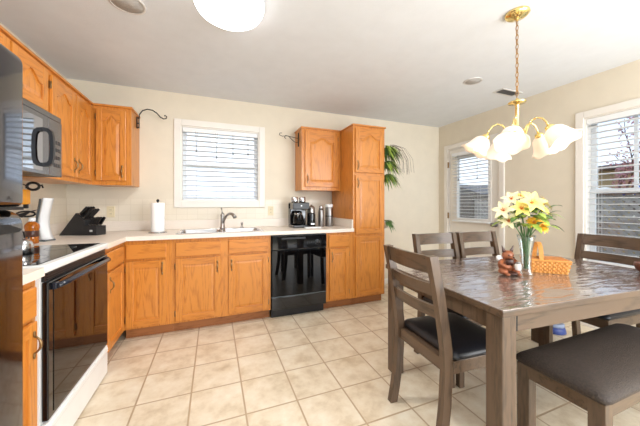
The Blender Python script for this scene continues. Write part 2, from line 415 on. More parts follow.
def window_right():
    t = thing('window_2', 'tall white framed window beside the dining table', 'window', (XR, 0, 0), 0, kind='structure')
    b = B(); casing(b, VY0, VY1, VZ0, VZ1, 0.066, lambda bd, a, c, e, f: bd.box(-0.018, 0, a, c, e, f, bev=0.004))
    b.obj('casing', 'trim', t)
    b = B()
    for (a, c, e, f) in ((VY0, VY0+0.012, VZ0, VZ1), (VY1-0.012, VY1, VZ0, VZ1), (VY0+0.012, VY1-0.012, VZ1-0.012, VZ1), (VY0+0.012, VY1-0.012, VZ0, VZ0+0.014)):
        b.box(-0.001, T, a, c, e, f)
    b.obj('jamb', 'trim', t)
    zm = 1.32; y0, y1 = VY0+0.012, VY1-0.012
    for k, (z0, z1, x) in enumerate(((VZ0+0.014, zm+0.02, 0.065), (zm-0.02, VZ1-0.012, 0.09))):
        b = B(); s = 0.042
        b.box(x, x+0.022, y0, y0+s, z0, z1, bev=0.002).box(x, x+0.022, y1-s, y1, z0, z1, bev=0.002).box(x, x+0.022, y0+s, y1-s, z0, z0+s, bev=0.002).box(x, x+0.022, y0+s, y1-s, z1-s, z1, bev=0.002)
        so = b.obj('sash', 'sash', t)
        B().box(x+0.009, x+0.013, y0+s, y1-s, z0+s, z1-s).obj('pane', 'glass', so)
        if k:
            b = B()
            for yy in (1.235, 0.935): b.box(x+0.002, x+0.02, yy-0.012, yy+0.012, z0+s, z1-s)
            b.obj('muntin', 'sash', so)
window_right()
# door ---------------------------------------------------------------
def door_right():
    t = thing('door_1', 'cream exterior door with blind covered upper window', 'door', (XR, 0, 0), 0, kind='structure')
    b = B(); w = 0.066
    b.box(-0.018, 0, DY0-w, DY0, 0, DZ+w, bev=0.004).box(-0.018, 0, DY1, DY1+w, 0, DZ+w, bev=0.004).box(-0.018, 0, DY0, DY1, DZ, DZ+w, bev=0.004)
    b.obj('casing', 'trim', t)
    b = B(); b.box(-0.001, T, DY0, DY0+0.014, 0, DZ).box(-0.001, T, DY1-0.014, DY1, 0, DZ).box(-0.001, T, DY0+0.014, DY1-0.014, DZ-0.014, DZ)
    b.obj('jamb', 'trim', t)
    y0, y1, z0, z1 = DY0+0.016, DY1-0.016, 0.008, DZ-0.016
    gy0, gy1, gz0, gz1 = 2.56, 3.08, 0.98, 1.88
    b = B()
    b.box(0.012, 0.054, y0, gy0, z0, z1).box(0.012, 0.054, gy1, y1, z0, z1).box(0.012, 0.054, gy0, gy1, z0, gz0).box(0.012, 0.054, gy0, gy1, gz1, z1)
    for (a, c) in ((2.52, 2.78), (2.86, 3.12)): # raised panels in the lower half
        b.box(0.008, 0.014, a, c, 0.2, 0.8, bev=0.003)
    sl = b.obj('door_slab', 'doorp', t)
    b = B(); s = 0.035
    b.box(0.0, 0.06, gy0-s, gy0+0.012, gz0-s, gz1+s, bev=0.006).box(0.0, 0.06, gy1-0.012, gy1+s, gz0-s, gz1+s, bev=0.006).box(0.0, 0.06, gy0, gy1, gz0-s, gz0+0.012, bev=0.006).box(0.0, 0.06, gy0, gy1, gz1-0.012, gz1+s, bev=0.006)
    b.obj('window_frame', 'trim', t)
    B().box(0.03, 0.036, gy0, gy1, gz0, gz1).obj('pane', 'glass', t)
    mt = Matrix.Translation((0.012, 2.475, 0.925)) @ Matrix.Rotation(R(-90), 4, 'Y')
    B().lathe([(0.032, 0), (0.032, 0.008), (0.014, 0.012), (0.013, 0.035), (0.026, 0.042), (0.03, 0.056), (0.026, 0.07), (0.008, 0.076)], n=20, mtx=mt).obj('door_knob', 'steelb', t)
    for z in (0.25, 1.02, 1.80):
        B().box(-0.021, -0.004, DY1-0.022, DY1-0.002, z-0.045, z+0.045, bev=0.003).obj('hinge', 'pull', t)
    B().box(0.0, 0.075, DY0, DY1, -0.001, 0.008).obj('threshold', 'steelb', t)
door_right()

# ------------------------------------------------------------------ window blinds
def blind(name, label, loc, rotz, w, h, spacing, tilt, sw=0.05, cords=(0.15, 0.85), wand=True, tassels=()):
    """local: width along x from 0, hangs down from z=0, y is depth"""
    t = thing(name, label, 'window blind', loc, rotz)
    B().box(0, w, -0.026, 0.026, -0.05, 0, bev=0.003).obj('head_rail', 'slat', t)
    b = B(); z = -0.05-spacing*0.6; n = 0
    while z > -h+0.04:
        rot = Matrix.Rotation(tilt, 4, 'X')
        b.box(0.004, w-0.004, -sw/2, sw/2, z-0.0014, z+0.0014, rot=rot)
        z -= spacing
    b.obj('slats', 'slat', t)
    B().box(0.002, w-0.002, -0.024, 0.024, -h, -h+0.022, bev=0.004).obj('bottom_rail', 'slat', t)
    for c in cords:
        b = B(); b.tube([(w*c, -0.027, -0.05), (w*c, -0.027, -h+0.02)], 0.0012, n=5); b.tube([(w*c, 0.027, -0.05), (w*c, 0.027, -h+0.02)], 0.0012, n=5)
        b.obj('ladder_cord', 'whitep', t)
    for c, l in tassels:
        b = B(); b.tube([(w*c-0.01, -0.034, -0.04), (w*c, -0.034, -l)], 0.0011, n=5); b.tube([(w*c+0.01, -0.034, -0.04), (w*c, -0.034, -l)], 0.0011, n=5)
        b.lathe([(0.002, -l+0.004), (0.006, -l-0.02), (0.008, -l-0.035), (0.002, -l-0.037)], cx=w*c, cy=-0.034, n=8)
        b.obj('pull_cord', 'greyp', t)
    return t
blind('window_blind', 'white slatted blind filling the window above the kitchen sink', (WX0+0.016, YB+0.03, WZ1-0.014), 0, WX1-WX0-0.032, 0.835, 0.0575, R(-8), cords=(0.17, 0.43, 0.65, 0.86), tassels=((0.43, 0.30), (0.86, 0.24), (0.17, 0.24), (0.65, 0.25)))
blind('window_blind', 'white slatted blind covering the tall window beside the dining table', (XR+0.03, VY1-0.016, VZ1-0.014), R(-90), VY1-VY0-0.032, 1.40, 0.0575, R(-6), cords=(0.1, 0.5, 0.9), tassels=((0.88, 0.5),))
blind('window_blind', 'white slatted blind hung on the glass of the exterior door', (XR-0.032, 3.115, 1.955), R(-90), 0.59, 1.02, 0.0475, R(-5), cords=(0.2, 0.75), tassels=((0.22, 0.38), (0.74, 0.38)))

# ------------------------------------------------------------------ cabinets
def door_bm(w, h, arch=False, t=0.02):
    """local: x 0..w, z 0..h, back at y=0, front at y=-t"""
    b = B(); s = min(0.056, w*0.2); rise = 0.055 if arch else 0
    b.mi = 0
    b.box(0.004, w-0.004, -t*0.45, 0, 0.004, h-0.004)
    b.box(0, s, -t, 0, 0, h, bev=0.0035).box(w-s, w, -t, 0, 0, h, bev=0.0035)
    def curve(x, base):
        # cathedral arch, flat shoulders then a hump
        u = (x-s)/(w-2*s); u = min(max(u, 0), 1)
        k = 0 if u < 0.12 or u > 0.88 else 0.5-0.5*math.cos(2*PI*(u-0.12)/0.76)
        return base+rise*k**0.75
    n = 24 if arch else 1
    b.mi = 1
    b.box(s-0.001, w-s+0.001, -t, 0, 0, s, bev=0.0035)
    zb = h-s-rise-(0.012 if arch else 0)
    low = [(s-0.001+(w-2*s+0.002)*i/n, curve(s+(w-2*s)*i/n, zb)) for i in range(n+1)]
    pts = low+[(w-s+0.001, h-0.002), (s-0.001, h-0.002)]
    b.prism(pts, 'y', -t+0.001, 0)
    # raised field
    b.mi = 0
    g = 0.010; g2 = 0.032 if arch else 0.026
    def outline(g):
        lo = [(s+g, s+g), (w-s-g, s+g)]
        up = [(s+g+(w-2*s-2*g)*i/n, curve(s+(w-2*s)*i/n, zb)-g) for i in range(n, -1, -1)]
        return lo+up
    o1, o2 = outline(g), outline(g2)
    y1, y2 = -t*0.45-0.0005, -t*(0.8 if arch else 0.62)
    v = [[b.bm.verts.new((x, y, z)) for x, z in o] for o, y in ((o1, y1), (o2, y2))]
    m = len(o1)
    fs = [b.bm.faces.new([v[0][i], v[0][(i+1) % m], v[1][(i+1) % m], v[1][i]]) for i in range(m)]
    fs.append(b.bm.faces.new(v[1])); b._m(fs)
    return b
def pull_bm(x, z, y, vert=True, L=0.075):
    b = B(); pts = []
    for i in range(9):
        a = -1+2*i/8
        pts.append((0, -0.021*(1-abs(a)**2.4)-0.003, a*L/2))
    b.tube(pts, 0.0045, n=8, rs=[0.004, 0.004, 0.005, 0.006, 0.0065, 0.006, 0.005, 0.004, 0.004])
    for sgn in (-1, 1):
        b.sphere((0, -0.003, sgn*(L/2+0.008)), 0.011, (0.7, 0.35, 1.35), n=10, m=6)
    if not vert: b.xf(Matrix.Rotation(R(90), 4, 'Y'))
    b.xf(Matrix.Translation((x, y, z)))
    return b
def add_door(parent, x0, x1, z0, z1, hinge, handle, arch=False):
    d = door_bm(x1-x0, z1-z0, arch).xf(Matrix.Translation((x0, -0.001, z0))).obj('door', ['oak', 'oakx'], parent)
    hx = x1-0.028 if hinge == 'l' else x0+0.028
    pull_bm(hx, handle, -0.021).obj('handle', 'pull', d)
    gx = x0-0.004 if hinge == 'l' else x1+0.004
    for z in (z0+0.07, z1-0.07):
        b = B(); b.box(gx-0.006, gx+0.006, -0.012, -0.0005, z-0.026, z+0.026, bev=0.002).lathe([(0.004, z-0.024), (0.004, z+0.024)], cx=gx, cy=-0.013, n=8)
        b.obj('hinge', 'pull', d)
    return d
def add_drawer(parent, x0, x1, z0, z1):
    b = B(); b.box(x0, x1, -0.020, -0.001, z0, z1, bev=0.006, seg=3)
    b.obj('drawer_front', 'oakx', parent)
def base_cab(name, label, loc, rotz, w, depth, fronts, group='oak base cabinets'):
    t = thing(name, label, 'cabinet', loc, rotz, group)
    b = B()
    if name == 'sink_cabinet':
        b.box(0, w, 0, 0.02, 0.10, 0.875).box(0, 0.018, 0.02, depth, 0.10, 0.875).box(w-0.018, w, 0.02, depth, 0.10, 0.875).box(0.018, w-0.018, 0.02, depth, 0.10, 0.12).box(0.018, w-0.018, depth-0.01, depth, 0.12, 0.70).box(0, w, 0.075, depth, 0.0, 0.10)
    else: b.prism([(0, 0.10), (0, 0.875), (depth-0.001, 0.875), (depth-0.001, 0), (0.075, 0), (0.075, 0.10)], 'x', 0, w)
    b.obj('carcass', 'oak', t)
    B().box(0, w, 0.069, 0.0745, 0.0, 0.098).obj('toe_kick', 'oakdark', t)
    for f in fronts:
        if f[0] == 'door': add_door(t, *f[1:])
        else: add_drawer(t, *f[1:])
    return t
D0, D1, W0, W1 = 0.12, 0.693, 0.712, 0.842
YF = 2.81
base_cab('base_cabinet', 'oak base cabinet in the inner corner, below the paper towels', (-0.728, YF, 0), 0, 0.372, YB-YF-0.004, [('door', 0.018, 0.325, D0, D1, 'l', 0.62), ('drawer', 0.018, 0.325, W0, W1)])
base_cab('sink_cabinet', 'wide oak sink cabinet with two doors under the window', (-0.355, YF, 0), 0, 0.902, YB-YF-0.004, [('door', 0.028, 0.414, D0, D1, 'l', 0.60), ('door', 0.488, 0.873, D0, D1, 'r', 0.60), ('drawer', 0.028, 0.414, W0, W1), ('drawer', 0.488, 0.873, W0, W1)], None)
base_cab('base_cabinet', 'narrow oak base cabinet between the dishwasher and the pantry', (1.166, YF, 0), 0, 0.339, YB-YF-0.004, [('door', 0.04, 0.282, D0, D1, 'r', 0.60), ('drawer', 0.03, 0.282, W0, W1)])
base_cab('base_cabinet', 'oak base cabinet right of the stove, facing the room', (-0.73, 2.342, 0), R(90), 0.464, 0.628, [('door', 0.045, 0.405, D0, D1, 'r', 0.60), ('drawer', 0.045, 0.405, W0, W1)])
base_cab('base_cabinet', 'sliver of oak base cabinet between fridge and stove', (-0.73, 1.245, 0), R(90), 0.320, 0.628, [('door', 0.02, 0.292, D0, D1, 'l', 0.60), ('drawer', 0.02, 0.292, W0, W1)])
def upper_cab(name, label, loc, rotz, w, depth, h, fronts, group='oak wall cabinets', crown=(1, 1)):
    t = thing(name, label, 'cabinet', loc, rotz, group)
    B().box(0, w, 0, depth, 0, h-0.018).obj('carcass', 'oak', t)
    b = B(); o = 0.012
    b.box(-o*crown[0], w+o*crown[1], -o-0.008, depth, h-0.018, h, bev=0.004)
    b.obj('top_moulding', 'oakx', t)
    for f in fronts: add_door(t, *f)
    return t
U0, U1 = 1.375, 2.13
upper_cab('wall_cabinet', 'arched double-door oak wall cabinet above the microwave', (-1.055, 1.622, 1.785), R(90), 0.762, 0.304, 0.345, [(0.025, 0.372, 0.03, 0.31, 'l', 0.08, True), (0.392, 0.737, 0.03, 0.31, 'r', 0.08, True)], crown=(0, 0))
upper_cab('wall_cabinet', 'tall oak wall cabinet with two doors right of the microwave', (-1.055, 2.385, U0), R(90), 0.729, 0.304, U1-U0, [(0.03, 0.365, 0.035, 0.71, 'l', 0.13, True), (0.388, 0.685, 0.035, 0.71, 'r', 0.13, True)], crown=(0, 0))
upper_cab('wall_cabinet', 'oak corner wall cabinet above the knife block', (-1.054, 3.116, U0), 0, 0.31, 0.303, U1-U0, [(0.035, 0.268, 0.04, 0.71, 'l', 0.13, True)], crown=(0, 1))
upper_cab('wall_cabinet', 'single door oak wall cabinet above the coffee maker', (0.986, 3.14, U0-0.01), 0, 0.519, 0.276, U1-U0+0.01, [(0.04, 0.475, 0.04, 0.72, 'r', 0.14, True)], crown=(1, 0))
# pantry
t = thing('pantry_cabinet', 'tall oak pantry cabinet with three stacked doors', 'cabinet', (1.508, YF, 0), 0)
b = B(); b.prism([(0, 0.10), (0, 2.112), (YB-YF-0.004, 2.112), (YB-YF-0.004, 0), (0.075, 0), (0.075, 0.10)], 'x', 0, 0.432); b.obj('carcass', 'oak', t)
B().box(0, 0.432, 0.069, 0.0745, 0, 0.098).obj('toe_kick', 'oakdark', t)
B().box(-0.012, 0.444, -0.02, YB-YF-0.004, 2.112, 2.13, bev=0.004).obj('top_moulding', 'oakx', t)
add_door(t, 0.025, 0.408, 0.12, 0.818, 'r', 1.9)
add_door(t, 0.025, 0.408, 0.845, 1.535, 'r', 1.44)
add_door(t, 0.025, 0.408, 1.565, 2.085, 'r', 1.65, True)
# the lowest pantry door has no pull in view
for o in list(t.children):
    if o.name.startswith('door'):
        for h in list(o.children):
            if h.name.startswith('handle') and abs(h.bound_box[0][2]-1.9) < 0.15 and min(v[2] for v in o.bound_box) < 0.2:
                bpy.data.objects.remove(h)

# ------------------------------------------------------------------ counters
def counter(name, label, boxes, splash):
    t = thing(name, label, 'countertop', (0, 0, 0))
    b = B()
    for q in boxes: b.box(*q, 0.8765, 0.914, bev=0)
    b.obj('worktop', 'counter', t)
    b = B()
    for q in splash: b.box(*q, 0.9142, 1.015, bev=0.003)
    b.obj('backsplash', 'counter', t)
CX = -0.700
counter('countertop', 'long pale laminate worktop holding the sink', [
    (XL+0.001, CX, 2.342, YB-0.001), (CX, -0.318, 2.777, YB-0.001),
    (-0.318, 0.472, 2.777, 2.852), (-0.318, 0.472, 3.262, YB-0.001), (0.472, 1.506, 2.777, YB-0.001)],
    [(XL+0.021, 1.486, YB-0.021, YB-0.001), (XL+0.001, XL+0.020, 2.342, YB-0.001), (1.487, 1.506, 2.80, YB-0.001)])
counter('countertop', 'short pale worktop between the fridge and the stove', [(XL+0.001, CX, 1.245, 1.569)], [(XL+0.001, XL+0.02, 1.245, 1.569)])

# ------------------------------------------------------------------ sink & faucet
t = thing('kitchen_sink', 'double bowl stainless steel sink set in the worktop', 'sink', (0.077, 3.057, 0.915))
w2, d2 = 0.41, 0.222
b = B()
for (a, c, e, f) in ((-w2, w2, -d2, -d2+0.03), (-w2, w2, d2-0.055, d2), (-w2, -w2+0.03, -d2+0.03, d2-0.055), (w2-0.03, w2, -d2+0.03, d2-0.055), (-0.016, 0.016, -d2+0.03, d2-0.055)):
    b.box(a, c, e, f, -0.0005, 0.006, bev=0.0025)
b.obj('rim', 'steel', t)
for x0, x1 in ((-w2+0.03, -0.016), (0.016, w2-0.03)):
    y0, y1 = -d2+0.03, d2-0.055; zb = -0.17; i = 0.02
    b = B()
    def rr(x0, x1, y0, y1, z, r):
        p = []
        for cx, cy, a0 in ((x1-r, y1-r, 0), (x0+r, y1-r, 90), (x0+r, y0+r, 180), (x1-r, y0+r, 270)):
            for k in range(5): p.append(Vector((cx+r*math.cos(R(a0+22.5*k)), cy+r*math.sin(R(a0+22.5*k)), z)))
        return p
    b.rings([rr(x0, x1, y0, y1, 0.004, 0.03), rr(x0+0.006, x1-0.006, y0+0.006, y1-0.006, -0.02, 0.04), rr(x0+i, x1-i, y0+i, y1-i, zb+0.02, 0.05), rr(x0+i+0.02, x1-i-0.02, y0+i+0.02, y1-i-0.02, zb, 0.05)], cap=False)
    b.rings([rr(x0+i+0.02, x1-i-0.02, y0+i+0.02, y1-i-0.02, zb, 0.05), rr(x0+0.14, x1-0.14, y0+0.12, y1-0.12, zb-0.004, 0.02)])
    bo = b.obj('bowl', 'steel', t)
    B().lathe([(0.04, zb+0.001), (0.04, zb+0.004), (0.03, zb+0.002), (0.005, zb+0.001)], cx=(x0+x1)/2, cy=(y0+y1)/2, n=16).obj('drain', 'steelb', bo)
t = thing('kitchen_faucet', 'dark nickel pull-out faucet behind the double sink', 'faucet', (0.09, 3.245, 0.921))
b = B(); b.lathe([(0.032, 0), (0.032, 0.012), (0.024, 0.02), (0.022, 0.12), (0.024, 0.15), (0.02, 0.165), (0.008, 0.172)], n=20); b.obj('body', 'nickel', t)
b = B(); p = [(0.0, -0.012, 0.07)]
for i in range(9):
    a = R(180-i*20); p.append((0.07+0.07*math.cos(a)*1.0, -0.10-0.085*math.cos(a), 0.13+0.055*math.sin(a)))
b.tube([(0.005, -0.01, 0.06), (0.02, -0.035, 0.11), (0.045, -0.07, 0.152), (0.07, -0.10, 0.168), (0.095, -0.13, 0.165), (0.115, -0.155, 0.145), (0.122, -0.165, 0.128)], 0.014, n=12, rs=[0.013, 0.013, 0.013, 0.014, 0.017, 0.02, 0.021])
b.obj('spout', 'nickel', t)
b = B(); b.tube([(0, 0, 0.168), (-0.004, 0.004, 0.19), (-0.012, 0.012, 0.235)], 0.006, n=8, rs=[0.01, 0.006, 0.007]); b.obj('lever', 'nickel', t)
t = thing('soap_dispenser', 'small nickel soap dispenser right of the faucet', 'soap dispenser', (0.30, 3.245, 0.921))
B().lathe([(0.02, 0), (0.02, 0.008), (0.011, 0.014), (0.01, 0.045), (0.014, 0.05), (0.014, 0.062), (0.004, 0.066)], n=16).obj('body', 'nickel', t)
B().tube([(0, 0, 0.056), (0, -0.03, 0.060), (0, -0.055, 0.052)], 0.005, n=8).obj('nozzle', 'nickel', t)

# ------------------------------------------------------------------ dishwasher
t = thing('dishwasher', 'glossy black dishwasher set between oak base cabinets', 'dishwasher', (0.552, YF-0.012, 0))
B().box(0, 0.609, 0.01, 0.60, 0.10, 0.868).obj('tub', 'blackm', t)
b = B(); b.box(0.003, 0.606, -0.018, 0.008, 0.235, 0.715, bev=0.004).box(0.02, 0.589, -0.020, -0.017, 0.25, 0.70); b.obj('door', 'blackglass', t)
b = B(); b.box(0.003, 0.606, -0.028, 0.008, 0.722, 0.866, bev=0.006); cp = b.obj('control_panel', 'black', t)
B().box(0.10, 0.36, -0.040, -0.027, 0.825, 0.845, bev=0.005).obj('handle', 'blackm', cp)
B().lathe([(0.026, 0), (0.024, 0.012), (0.020, 0.016), (0.003, 0.017)], n=20, mtx=Matrix.Translation((0.495, -0.027, 0.785)) @ Matrix.Rotation(R(90), 4, 'X')).obj('knob', 'blackm', cp)
B().lathe([(0.028, 0), (0.028, 0.0015), (0.027, 0.002)], n=24, mtx=Matrix.Translation((0.495, -0.027, 0.785)) @ Matrix.Rotation(R(90), 4, 'X')).obj('dial_ring', 'greyp', cp)
for k in range(4):
    B().box(0.375+k*0.022, 0.390+k*0.022, -0.031, -0.027, 0.775, 0.795, bev=0.002).obj('button', 'blackm', cp)
B().box(0.003, 0.606, -0.016, 0.008, 0.095, 0.225, bev=0.004).obj('lower_panel', 'black', t)
B().box(0.0, 0.609, -0.012, -0.001, 0.226, 0.2345).obj('trim_strip', 'greyp', t)
B().box(0.01, 0.599, 0.05, 0.06, 0.0, 0.094).obj('toe_kick', 'blackm', t)

# ------------------------------------------------------------------ stove
t = thing('electric_stove', 'white electric stove with black glass cooktop and oven door', 'stove', (-0.718, 1.575, 0), R(90))
B().box(0, 0.76, 0.004, 0.63, 0.03, 0.884).obj('body', 'white', t)
b = B(); b.box(-0.002, 0.762, -0.022, 0.60, 0.885, 0.922, bev=0.010, seg=3); b.obj('cooktop_frame', 'white', t)
ct = B().box(0.022, 0.738, 0.018, 0.575, 0.9215, 0.9255, bev=0.001).obj('cooktop_glass', 'blackglass', t)
for (x, y, r) in ((0.2, 0.16, 0.095), (0.56, 0.16, 0.075), (0.2, 0.43, 0.075), (0.56, 0.43, 0.095)):
    b = B()
    b.lathe([(r, 0.9256), (r, 0.9260), (r-0.004, 0.9260), (r-0.004, 0.9256)], cx=x, cy=y, n=32, cap=False); b.obj('burner_ring', 'greyp', ct)
b = B(); b.prism([(0.575, 0.92), (0.59, 1.05), (0.63, 1.05), (0.63, 0.92)], 'x', 0.0, 0.76); bgd = b.obj('backguard', 'white', t)
b = B(); b.prism([(0.5735, 0.935), (0.5835, 1.035), (0.60, 1.035), (0.60, 0.935)], 'x', 0.06, 0.70); b.obj('control_panel', 'blackglass', bgd)
for x in (0.11, 0.19, 0.57, 0.65):
    B().lathe([(0.02, 0), (0.018, 0.018), (0.003, 0.02)], n=16, mtx=Matrix.Translation((x, 0.579, 0.985)) @ Matrix.Rotation(R(90), 4, 'X')).obj('knob', 'white', bgd)
b = B(); b.box(0.014, 0.746, -0.008, 0.003, 0.845, 0.884)
for k in range(3): b.box(0.03, 0.73, -0.012, -0.006, 0.850+k*0.011, 0.855+k*0.011)
b.obj('vent_band', 'blackm', t)
dr = B().box(0.014, 0.748, -0.022, 0.003, 0.215, 0.842, bev=0.005).obj('oven_door', 'black', t)
B().box(0.055, 0.735, -0.0245, -0.021, 0.235, 0.80, bev=0.001).obj('oven_glass', 'ovenglass', dr)
b = B(); pts = []
for i in range(13):
    u = i/12; pts.append((0.05+0.66*u, -0.034-0.034*math.sin(PI*u)**0.5, 0.815+0.012*math.sin(PI*u)))
b.tube(pts, 0.017, n=12, flat=0.75)
b.box(0.04, 0.075, -0.04, -0.02, 0.800, 0.832, bev=0.006).box(0.685, 0.72, -0.04, -0.02, 0.800, 0.832, bev=0.006)
b.obj('handle', 'bluehandle', dr)
b = B(); b.box(0.004, 0.756, -0.020, 0.003, 0.010, 0.205, bev=0.006).box(0.02, 0.74, -0.028, -0.018, 0.165, 0.195, bev=0.006); b.obj('storage_drawer', 'white', t)
for x in (0.05, 0.71):
    for y in (0.06, 0.58): B().lathe([(0.018, 0), (0.015, 0.03)], cx=x, cy=y, n=12).obj('foot', 'blackm', t)

# ------------------------------------------------------------------ fridge
t = thing('refrigerator', 'black stainless refrigerator with freezer on top at left edge', 'refrigerator', (-0.672, 0.425, 0), R(90))
FW = 0.805
B().box(0, FW, 0.0, 0.66, 0.06, 1.69, bev=0.004).obj('body', 'fridge_side', t)
B().box(0.01, FW-0.01, 0.02, 0.64, 0.0, 0.06).obj('toe_grille', 'blackm', t)
def fdoor(z0, z1, name, topcurve, botcurve):
    # vertical outline with softened front corners, extruded along the width; gentle barrel front
    b = B(); rg = []; prof = []
    N_ = 10
    zs = [z0+(z1-z0)*i/N_ for i in range(N_+1)]
    outline = []
    def prof_z(yf):
        o = [(0.0-0.004, z0)]
        o += [(-yf+0.012*0+0.018*(1-math.sin(a)), z0+0.018*(1-math.cos(a))) for a in [i*PI/8 for i in range(5)]]
        R_ = topcurve
        o += [(-yf+R_*(1-math.cos(a)), z1-R_+R_*math.sin(a)) for a in [i*PI/12 for i in range(7)]]
        o += [(-0.004, z1)]
        return o
    xs = [0, 0.002, 0.006, 0.012]+[0.012+(FW-0.024)*k/8 for k in range(1, 8)]+[FW-0.012, FW-0.006, FW-0.002, FW]
    for x in xs:
        e = min(x, FW-x); u = 2*x/FW-1
        yf = 0.073-0.003*u*u-(0.012-math.sqrt(max(0, 0.012**2-(0.012-e)**2)) if e < 0.012 else 0)
        rg.append([Vector((x, p[0], p[1])) for p in prof_z(yf)])
    b.rings(rg, smooth=True)
    return b.obj(name, 'fridge', t)
fz = fdoor(1.187, 1.70, 'freezer_door', 0.035, 0)
fd = fdoor(0.075, 1.176, 'fresh_food_door', 0.05, 0)
# recessed pocket handles
for par, z in ((fd, 1.118), (fz, 1.235)):
    b = B(); pts = [(0.47, z+0.012), (0.53, z+0.018), (0.72, z+0.014), (0.785, z-0.006), (0.77, z-0.014), (0.55, z-0.018), (0.46, z-0.012)]
    if par is fd:
        b.prism(pts, 'y', -0.0742, -0.05); b.obj('pocket_handle', 'rubber', par)
B().box(0.0, FW, -0.068, -0.004, 1.1765, 1.1865).obj('gasket', 'rubber', t)

# ------------------------------------------------------------------ microwave
t = thing('microwave_oven', 'mirror-fronted over-the-range microwave with black loop handle', 'microwave', (-0.99, 1.624, 1.378), R(90))
B().box(0, 0.758, 0.002, 0.368, 0, 0.402, bev=0.003).obj('case', 'blackm', t)
dm = B().box(0.0, 0.60, -0.018, 0.0, 0.0, 0.365, bev=0.004).obj('door', 'micro', t)
B().box(0.05, 0.53, -0.0205, -0.017, 0.02, 0.335, bev=0.001).obj('door_window', 'microglass', dm)
pb = B(); pb.box(0.602, 0.758, -0.018, 0.0, 0.0, 0.365, bev=0.004); cpn = pb.obj('control_panel', 'micro', t)
B().box(0.0, 0.758, -0.014, 0.0, 0.367, 0.402, bev=0.003).obj('top_grille', 'micro', t)
for r in range(4):
    for c in range(3):
        B().box(0.655+c*0.030, 0.677+c*0.030, -0.0195, -0.0175, 0.06+r*0.05, 0.085+r*0.05, bev=0.002).obj('button', 'blackm', cpn)
b = B(); hx = 0.535
pts = []
loop = [(-0.018, 0.045), (-0.048, 0.05), (-0.064, 0.065), (-0.071, 0.10), (-0.073, 0.165), (-0.071, 0.23), (-0.064, 0.265), (-0.048, 0.28), (-0.018, 0.285)]
inner = [(-0.018, 0.262), (-0.040, 0.258), (-0.048, 0.245), (-0.052, 0.22), (-0.054, 0.165), (-0.052, 0.11), (-0.048, 0.085), (-0.040, 0.072), (-0.018, 0.068)]
b.prism(loop+inner, 'x', hx-0.010, hx+0.010); b.obj('handle', 'blackm', dm)

# ------------------------------------------------------------------ dining furniture
TR = R(-4.2)
t = thing('dining_table', 'weathered brown wooden dining table with glossy covered top', 'table', (1.097, 0.762, 0), TR)
TW, TD = 1.53, 0.914
b = B(); b.box(0, TW, 0, TD, 0.728, 0.7565, bev=0.004); tto = b.obj('tabletop', 'greyx', t)
B().box(0.001, TW-0.001, 0.001, TD-0.001, 0.757, 0.760, bev=0.001).obj('clear_cover', 'table', tto, label='glossy wrinkled clear cover')
B().box(0.035, TW-0.035, 0.028, 0.05, 0.648, 0.7275).obj('apron', 'greyx', t)
B().box(0.035, TW-0.035, TD-0.05, TD-0.028, 0.648, 0.7275).obj('apron', 'greyx', t)
B().box(0.028, 0.05, 0.05, TD-0.05, 0.648, 0.7275).obj('apron', 'grey', t)
B().box(TW-0.05, TW-0.028, 0.05, TD-0.05, 0.648, 0.7275).obj('apron', 'grey', t)
for x in (0.012, TW-0.092):
    for y in (0.012, TD-0.092):
        b = B(); b.box(x, x+0.08, y, y+0.08, 0, 0.7275, bev=0.005); lg = b.obj('leg', 'grey', t)
for x, y in ((0.012, 0.012),):
    b = B(); b.box(x+0.088, x+0.096, 0.020, 0.030, 0.655, 0.722); b.obj('corner_groove', 'rubber', t)

